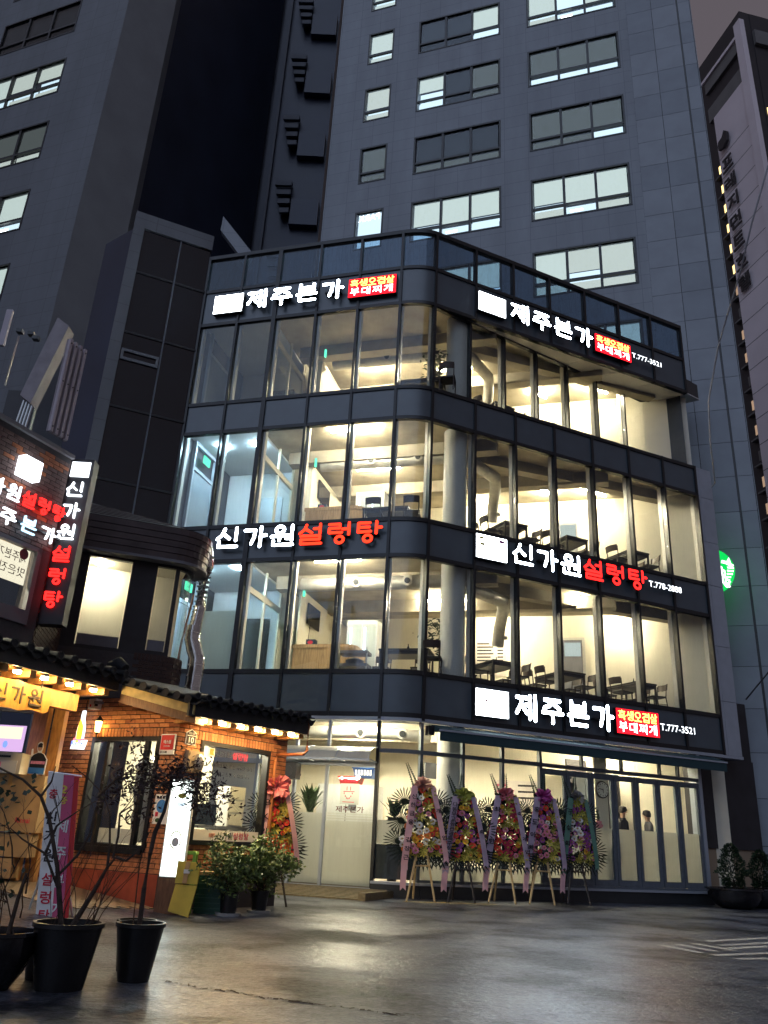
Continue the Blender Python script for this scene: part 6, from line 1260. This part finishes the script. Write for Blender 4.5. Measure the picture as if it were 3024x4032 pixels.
sm=thing('security_sign','red and white security company sign on the brick corner','sign',BL.p(-.15,0,2.2)); MB().box(BL,-.29,-.02,-.04,-.015,2.08,2.37).build('plate','white_print',sm); MB().box(BL,-.275,-.035,-.046,-.041,2.145,2.355).build('red_field','red_paint',sm)
link('lettering',textmesh('에스원',BL.p(-.225,-.047,2.23),BL.d,(0,0,1),.14,.055,.003,bold=.02),'white_print',sm); link('lettering',textmesh('SECOM',BL.p(-.275,-.0415,2.095),BL.d,(0,0,1),.13,.035,.003,bold=.01),'black_print',sm); link('lettering',textmesh('안심하세요',BL.p(-.215,-.047,2.185),BL.d,(0,0,1),.12,.022,.003),'white_print',sm)
ap_=thing('address_plaque','dark house-shaped address plaque with number 10','sign',BR.p(.22,0,2.35)); MB().prism([BR.p(.135,-.02,2.245),BR.p(.335,-.02,2.245),BR.p(.335,-.02,2.42),BR.p(.235,-.02,2.475),BR.p(.135,-.02,2.42)],BR.n*.012).build('rim','white_print',ap_); MB().prism([BR.p(.147,-.027,2.257),BR.p(.323,-.027,2.257),BR.p(.323,-.027,2.412),BR.p(.235,-.027,2.46),BR.p(.147,-.027,2.412)],BR.n*.006).build('plate','hotel_dark',ap_)
link('number',textmesh('10',BR.p(.185,-.029,2.27),BR.d,(0,0,1),.10,.085,.003,bold=.01),'white_print',ap_); link('street_name',textmesh('세종대로',BR.p(.17,-.029,2.395),BR.d,(0,0,1),.13,.03,.003),'white_print',ap_); MB().box(BR,.147,.323,-.0295,-.0275,2.372,2.380).build('rule','white_print',ap_)
gm=thing('electric_meter','grey electric meter box with glass dome on the brick wall','meter',BR.p(.3,-.1,2.1)); MB().box(BR,.16,.46,-.10,-.002,1.86,2.16).build('box','beige_wall',gm); p=BR.p(.36,-.12,1.90); MB().lathe(p,[(.06,0),(.075,.05),(.075,.17),(.04,.22)],16).build('dome','steel',gm,smooth=True)
# lantern, alarm box, neon bottle sign
ln=thing('wall_lantern','glowing yellow wall lantern beside the left window','lantern',BL.p(-1.52,-.15,2.5)); p=BL.p(-1.52,-.13,2.40); MB().lathe(p,[(.035,0),(.055,.16),(.02,.161)],6).build('glass','lantern',ln); MB().lathe(p+Vector((0,0,.165)),[(.075,0),(.03,.05),(.008,.09)],6).build('cap','black_metal',ln); MB().lathe(p-Vector((0,0,.03)),[(.012,0),(.04,.028)],6).build('foot','black_metal',ln); MB().tube([p+Vector((0,0,-.03)),p+Vector((0,0,-.08)),BL.p(-1.52,-.01,2.33)],.01,6).build('arm','black_metal',ln)
al=thing('alarm_box','small white alarm box with a lamp under the eave','alarm',BL.p(-1.72,-.1,2.85)); MB().box(BL,-1.80,-1.65,-.14,-.01,2.76,2.92).build('case','white_gloss',al); MB().box(BL,-1.77,-1.74,-.145,-.141,2.79,2.83).build('button','red_print',al); MB().box(BL,-1.63,-1.52,-.2,-.1,2.83,2.87).build('lamp','grey_sill',al); MB().box(BL,-1.66,-1.62,-.15,-.12,2.8,2.86).build('arm','black_metal',al)
ks=thing('neon_beer_sign','lit neon beer bottle sign reading Kelly hung by the left window','sign',BL.p(-1.87,-.2,2.15)); o=-.16
bt=[(-.052,0),(.052,0),(.056,.18),(.05,.25),(.024,.36),(.022,.47),(-.022,.47),(-.024,.36),(-.05,.25),(-.056,.18)]
K=lambda x,z,dy=0:BL.p(-1.87+x,o+dy,2.24+z)
MB().prism([K(x*1.5,(z-.23)*1.10+.23,.02) for x,z in bt],BL.n*.02).build('halo','kelly_white',ks); MB().prism([K(x,z) for x,z in bt[:4]+bt[7:]],BL.n*.015).build('bottle','kelly_amber',ks); MB().prism([K(-.02,.36),K(.02,.36),K(.018,.45),K(-.018,.45)],BL.n*.015).build('neck','kelly_white',ks)
MB().prism([K(-.16,-.09,.02),K(.13,-.10,.02),K(.17,.04,.02),K(-.12,.06,.02)],BL.n*.02).build('label_plate','kelly_white',ks); link('lettering',textmesh('Kelly',K(-.125,-.06,-.004),BL.d,(0,0,1),.25,.09,.004,bold=.01),'neon_blue',ks); MB().prism([K(-.10,.035,-.002),K(.12,.03,-.002),K(.13,.065,-.002),K(0,.05,-.002),K(-.09,.075,-.002)],BL.n*.012).build('red_band','neon_pink',ks); MB().tube([K(0,.47,.05),BL.p(-1.87,o+.05,2.9)],.008,5).build('cord','cable_black',ks)
# stacked boxes, heater, poster panel, standee
def cart(x0,x1,y0,y1,z0,z1,label,txt=None,m='cardboard'):
    b=thing('cardboard_box',label,'box',((x0+x1)/2,(y0+y1)/2,z0),'cardboard boxes at the left'); MB().wbox(x0,x1,y0,y1,z0,z1).build('carton',m,b); MB().wbox((x0+x1)/2-.03,(x0+x1)/2+.03,y0-.002,y1,z1,z1+.003).build('tape','board_wood',b); MB().wbox((x0+x1)/2-.03,(x0+x1)/2+.03,y0-.003,y0-.0005,z1-.15,z1).build('tape','board_wood',b)
    if txt: link('print',textmesh(txt,Vector((x1-.30,y0-.003,z0+.12)),(1,0,0),(0,0,1),.2,.07,.002,bold=.01),'red_print',b)
cart(-5.6,-4.63,12.2,12.5,.92,1.68,'large brown carton with red maker name, top of the left stack','Rinnai'); cart(-5.6,-4.68,12.22,12.52,.60,.90,'flat brown carton in the middle of the left stack'); cart(-5.6,-4.85,12.2,12.5,.33,.58,'brown carton at the bottom of the left stack')
ht_=thing('heater_unit','cream indoor heater unit standing on the cartons','heater',(-5.3,12.3,1.7)); MB().wbox(-5.7,-5.0,12.15,12.45,1.685,1.97).build('case','plaster',ht_); MB().wbox(-5.68,-5.16,12.14,12.149,1.90,1.93).build('slot','black_metal',ht_); MB().wbox(-5.6,-5.05,12.135,12.149,1.69,1.86).build('notice','paper',ht_); MB().disc((-5.33,12.132,1.80),(1,0,0),(0,0,1),.06,(0,.002,0),16).build('notice_print','f_pink',ht_)
pp=thing('lit_poster','glowing purple and cream drink poster on the heater','poster',(-5.25,12.2,2.0)); MB().wbox(-5.6,-5.04,12.18,12.2,1.985,2.35).build('panel','poster_lit',pp); MB().wbox(-5.58,-5.08,12.172,12.179,2.16,2.33).build('upper_print','poster_pale',pp); MB().disc((-5.29,12.17,2.08),(1,0,0),(0,0,1),.035,(0,-.004,0),14,.05).build('can','neon_blue',pp)
sd=thing('cardboard_standee','small cardboard cut-out of a dark-shirted figure on the cartons','standee',(-4.76,12.18,1.7)); ol=[(-4.88,1.69),(-4.64,1.69),(-4.635,1.90),(-4.69,1.97),(-4.735,1.99),(-4.725,2.06),(-4.74,2.13),(-4.775,2.14),(-4.81,2.11),(-4.81,2.04),(-4.79,1.99),(-4.85,1.96),(-4.865,2.04),(-4.885,2.03),(-4.88,1.92),(-4.89,1.82)]
MB().prism([Vector((x,12.15,z)) for x,z in ol],(0,.008,0)).build('board','white_print',sd)
cz=1.9; MB().prism([Vector((-4.763+(x+4.763)*.88,12.147,cz+(z-cz)*.93-.0)) for x,z in ol[:5]+[(-4.79,1.99)]+ol[11:12]+ol[14:]],(0,.002,0)).build('shirt','cloth_black',sd); MB().disc((-4.768,12.147,2.055),(1,0,0),(0,0,1),.032,(0,.0025,0),14,.045).build('face','skin',sd); MB().prism([Vector((x,12.1455,z)) for x,z in ((-4.802,2.06),(-4.735,2.06),(-4.738,2.11),(-4.77,2.125),(-4.80,2.10))],(0,.001,0)).build('hair','hair',sd); MB().wbox(-4.875,-4.65,12.143,12.1465,1.70,1.78).build('caption_band','blue_print',sd); MB().wbox(-4.86,-4.66,12.143,12.1465,1.83,1.87).build('caption_band','f_pink',sd)
# banner stand with two banners
bn=thing('banner_stand','two tall vertical fabric banners on a metal stand, one white one pink','banner',(-3.55,10.2,0)); g0=.04
def ban(x0,x1,xb0,xb1,y,m,z1,zb,name): return MB().prism([Vector((xb0,y,zb)),Vector((xb1,y,zb)),Vector((x1,y,z1)),Vector((x0,y,z1))],(0,.006,0)).build(name,m,bn)
b1=ban(-3.84,-3.655,-3.66,-3.48,10.18,'white_print',1.62,.0,'white_banner'); b2=ban(-3.655,-3.53,-3.48,-3.36,10.19,'pink_banner',1.60,.0,'pink_banner'); b3=ban(-3.53,-3.47,-3.36,-3.30,10.195,'red_banner',1.59,.02,'red_edge')
def bch(s,x0,x1,z0,z1,w,y,mm,par):
    n=len(s)
    for i,chh in enumerate(s):
        f=(i+.5)/n; x=x0+(x1-x0)*f; z=z0+(z1-z0)*f; h=min(w*1.1,(z0-z1)/n*.75); link('letter',textmesh(chh,Vector((x-w/2,y,z-h/2)),(1,0,0),(0,0,1),w,h,.003,bold=.02),mm,par)
bch('층',-3.735,-3.73,1.47,1.30,.10,10.178,'red_print',b1); bch('신가원',-3.72,-3.64,1.22,.62,.13,10.178,'black_print',b1); bch('설렁탕',-3.63,-3.57,.56,.0,.12,10.178,'red_print',b1)
bch('2층',-3.63,-3.60,1.50,1.26,.10,10.188,'yellow_print',b2); bch('제주본가',-3.575,-3.44,1.18,.02,.125,10.188,'white_print',b2)
MB().tube([(-3.86,10.24,1.63),(-3.46,10.25,1.60)],.012,6).build('crossbar','alu_bright',bn); MB().tube([(-3.64,10.26,1.62),(-3.60,10.26,.06)],.014,6).build('pole','alu_bright',bn); MB().tube([(-3.66,10.3,1.0),(-3.86,10.45,.09)],.013,6).build('leg','alu_bright',bn); MB().tube([(-3.62,10.3,1.0),(-3.35,10.5,.05)],.013,6).build('leg','alu_bright',bn)
# fallen cable knot on the pier and cables at the right edge
cable('cable',[Vector((13.2,24.0,7.6)),Vector((11.6,22.0,6.55)),Vector((10.9,22.2,5.9)),Vector((10.3,22.5,5.15))],.022,'cable_black','black cable knotted in front of the pale tower foot at the right edge')
bpy.data.objects.remove(_to); bpy.data.curves.remove(_tc)
bpy.data.scenes.remove(_ts)
